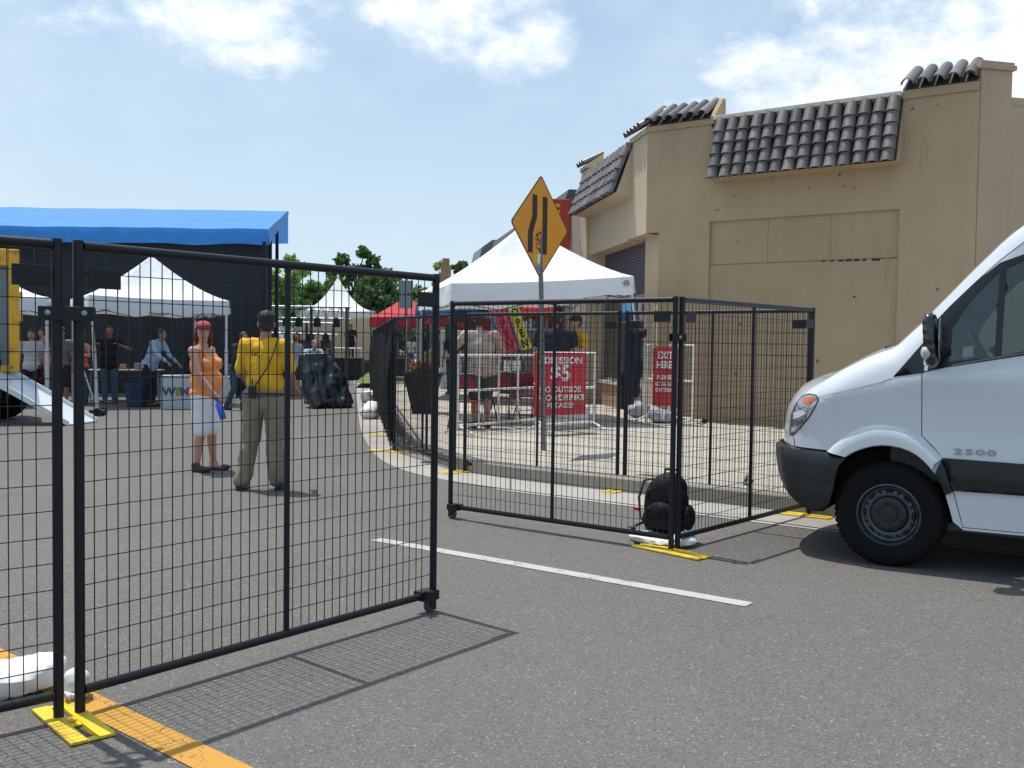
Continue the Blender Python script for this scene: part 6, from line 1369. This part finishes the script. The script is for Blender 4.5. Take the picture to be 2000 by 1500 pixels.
# --- people under the stage-side tent and by it
TT = {'J': (.06, .09, .14)}
fold = {1: ((.10, -.05, -.26), (-.12, -.20, .06)), -1: ((-.10, -.05, -.26), (.12, -.20, .06))}
def gp(px, py): g_ = G(px, py); return (g_.x, g_.y)
person('person in white t-shirt and black shorts standing beside the yellow truck', gp(62, 790), R(10), 1.68, 1.1, skin=M_SKIN, top=('tee', (.55, .55, .56)), bottom=('shorts', (.015, .015, .018)), hair=('short', (.05, .02, .01)))
person('person in pink shirt half hidden by the tent leg left of the gate posts', gp(86, 786), R(-80), 1.75, 1.0, skin=M_SKIN, top=('tee', (.40, .22, .26)), bottom=('shorts', (.10, .03, .03)), hair=('short', (.04, .02, .01)))
person('man in grey checked shirt and dark shorts seen between the two nearest gate posts', gp(121, 792), R(-12), 1.74, 1.1, skin=M_SKIN2, top=('tee', (.17, .16, .14)), bottom=('shorts', (.03, .025, .025)), hair=('short', (.03, .015, .01)))
person('red-haired woman in coral top and jeans just right of the nearest gate post', gp(160, 791), R(-25), 1.66, 1.0, skin=M_SKIN, top=('tank', (.72, .17, .10)), bottom=('jeans', (.04, .07, .10)), hair=('long', (.20, .045, .02)), arms=fold, bust=.06)
person('man in black t-shirt and blue jeans clasping his hands by the tan table', gp(214, 788), R(6), 1.80, 1.18, skin=M_SKIN2, top=('tee', (.014, .016, .018)), bottom=('jeans', (.075, .13, .19)), hair=('short', (.08, .05, .035)), arms={1: ((.24, -.02, -.20), (-.18, -.12, .10)), -1: ((-.24, -.02, -.20), (.18, -.12, .10))}, belly=.03)
person('man in pale blue shirt and dark trousers bending over the tan table', gp(293, 794), R(75), 1.80, 1.12, lean=R(24), skin=M_SKIN2, top=('long', (.34, .42, .56)), bottom=('trousers', (.015, .017, .025)), hair=('short', (.04, .03, .02)), arms={1: ((.03, -.12, -.26), (.0, -.20, -.16)), -1: ((-.03, -.14, -.24), (.0, -.22, -.14))}, belly=.03)
person('dark-haired person in black top and jeans crouching left of the man in yellow', gp(462, 801), R(55), 1.72, 1.0, lean=R(18), skin=M_SKIN2, top=('rolled', (.02, .022, .026)), bottom=('jeans', (.05, .09, .13)), hair=('long', (.04, .03, .025)), legs={1: ((.11, -.28, .52), (.12, -.02, .085)), -1: ((-.11, -.05, .48), (-.11, .22, .085))}, arms={1: ((.03, -.12, -.26), (-.02, -.2, -.1)), -1: ((-.03, -.12, -.26), (.02, -.2, -.1))})
person('person in pale blue t-shirt leaning over the black tarpaulin', gp(606, 788), R(30), 1.62, 1.1, lean=R(28), skin=M_SKIN, top=('tee', (.45, .52, .60)), bottom=('shorts', (.03, .03, .04)), hair=('short', (.25, .15, .12)), arms={1: ((.03, -.16, -.22), (-.04, -.2, -.08)), -1: ((-.04, -.16, -.22), (.06, -.2, -.08))})
person('person in dark brown top bending behind the black tarpaulin', gp(646, 784), R(-40), 1.66, 1.1, lean=R(30), skin=M_SKIN2, top=('tee', (.03, .022, .022)), bottom=('trousers', (.02, .02, .022)), hair=('long', (.03, .018, .014)), arms={1: ((.04, -.16, -.22), (-.04, -.22, -.1)), -1: ((-.04, -.16, -.22), (.06, -.22, -.1))})
person('person in orange cap and pale shirt standing just behind the man in yellow', gp(577, 772), R(160), 1.70, 1.0, skin=M_SKIN, top=('tee', (.45, .46, .50)), bottom=('shorts', (.05, .05, .06)), hair=('short', (.1, .05, .03)), cap=(.65, .14, .05), shoes=(.3, .3, .3))
q0 = D(683, 695, 46.3)
person('performer in black t-shirt standing on the small stage under the pagoda tent', (q0.x, 46.6), R(0), 1.72, 1.05, skin=M_SKIN2, top=('tee', (.012, .012, .012)), bottom=('trousers', (.03, .03, .035)), hair=('short', (.02, .015, .01)), arms=fold, z0=.62, vox=.03)
# --- people on the pavement
def gq(px, py): g_ = G(px, py, .15); return (g_.x, g_.y)
bm_ = person('heavy man in pale patterned shirt and dark cap, back turned behind the maroon chairs', gq(938, 836), R(205), 1.84, 1.42, lean=R(8), skin=M_SKIN, top=('tee', (.46, .38, .31)), bottom=('shorts', (.06, .07, .06)), hair=('short', (.05, .03, .02)), cap=(.05, .025, .02), belly=.09, z0=.15, folds=.015, arms={-1: ((-.16, -.06, -.24), (.0, -.22, -.08)), 1: ((.12, -.08, -.25), (-.03, -.22, -.06))}, vox=.016)
q = MB()
bm_['shirt'].data.materials[0] = mat('patterned_shirt', (.46, .38, .31), .85, 0, .1, 4, dirt=(.30, .09, .08), ds=5)
person('person in dark top left of the heavy man, partly behind the kerbside posts', gq(884, 770), R(200), 1.72, 1.05, skin=M_SKIN2, top=('tee', (.03, .03, .035)), bottom=('jeans', (.04, .06, .09)), hair=('short', (.03, .02, .015)), z0=.15)
person('broad man in navy shirt standing behind the admission sign', D(1085, 700, 16.9).xy, R(170), 1.90, 1.40, skin=M_SKIN2, top=('tee', (.012, .014, .030)), bottom=('trousers', (.03, .03, .035)), hair=('short', (.03, .02, .015)), z0=.15, belly=.04)
person('person in yellow shirt and black cap facing the broad man in navy', D(1124, 700, 17.4).xy, R(-60), 1.86, 1.15, skin=M_SKIN, top=('tee', (.72, .36, .015)), bottom=('jeans', (.05, .07, .10)), hair=('short', (.03, .02, .015)), cap=(.02, .02, .022), z0=.15, arms=fold)

for (px, py, rz, hh, tc, bc, lab, hr) in ((756, 718, 20, 1.7, (.30, .05, .05), (.04, .05, .09), 'shopper in dark red top under the red tent', 'short'), (771, 712, 150, 1.75, (.05, .09, .16), (.05, .05, .05), 'shopper in blue top under the red tent, back turned', 'short'), (803, 716, 200, 1.68, (.42, .42, .40), (.04, .05, .08), 'shopper in pale top beside the light pole', 'long'), (858, 722, 40, 1.72, (.03, .10, .05), (.03, .03, .03), 'shopper in green top at the maroon stall table', 'short'), (872, 740, -30, 1.76, (.05, .03, .03), (.08, .09, .12), 'vendor in dark brown top beside the cloth banners', 'short')):
    person(lab, gq(px, py), R(rz), hh, 1.05, skin=M_SKIN2, top=('tee', tc), bottom=('jeans', bc), hair=(hr, (.03, .02, .015)), z0=.15, vox=.03, grp='shoppers in the far stalls')
for (px, Y, cc, lab) in ((893, 30, (.62, .62, .60), 'white cardboard stack behind the far stall'), (935, 29, (.08, .08, .09), 'black display rack behind the heavy man'), (1010, 27.5, (.10, .09, .08), 'dark wooden display cabinet behind the feather banners'), (1062, 26, (.20, .20, .19), 'grey cabinet behind the broad man in navy')):
    p_ = D(px, 690, Y); t = thing('stall_cabinet', lab, 'cabinet', (p_.x, Y, .15)); q = MB(); q.box((-.5, 0, 0), (.5, .5, 1.75)); build('case', q, mat('cab_%d' % px, cc, .7), t, bevel=.02)
    for z in (.45, .9, 1.35): q = MB(); q.box((-.47, -.03, z), (.47, -.002, z + .04)); build('shelf', q, M_STEEL, t)
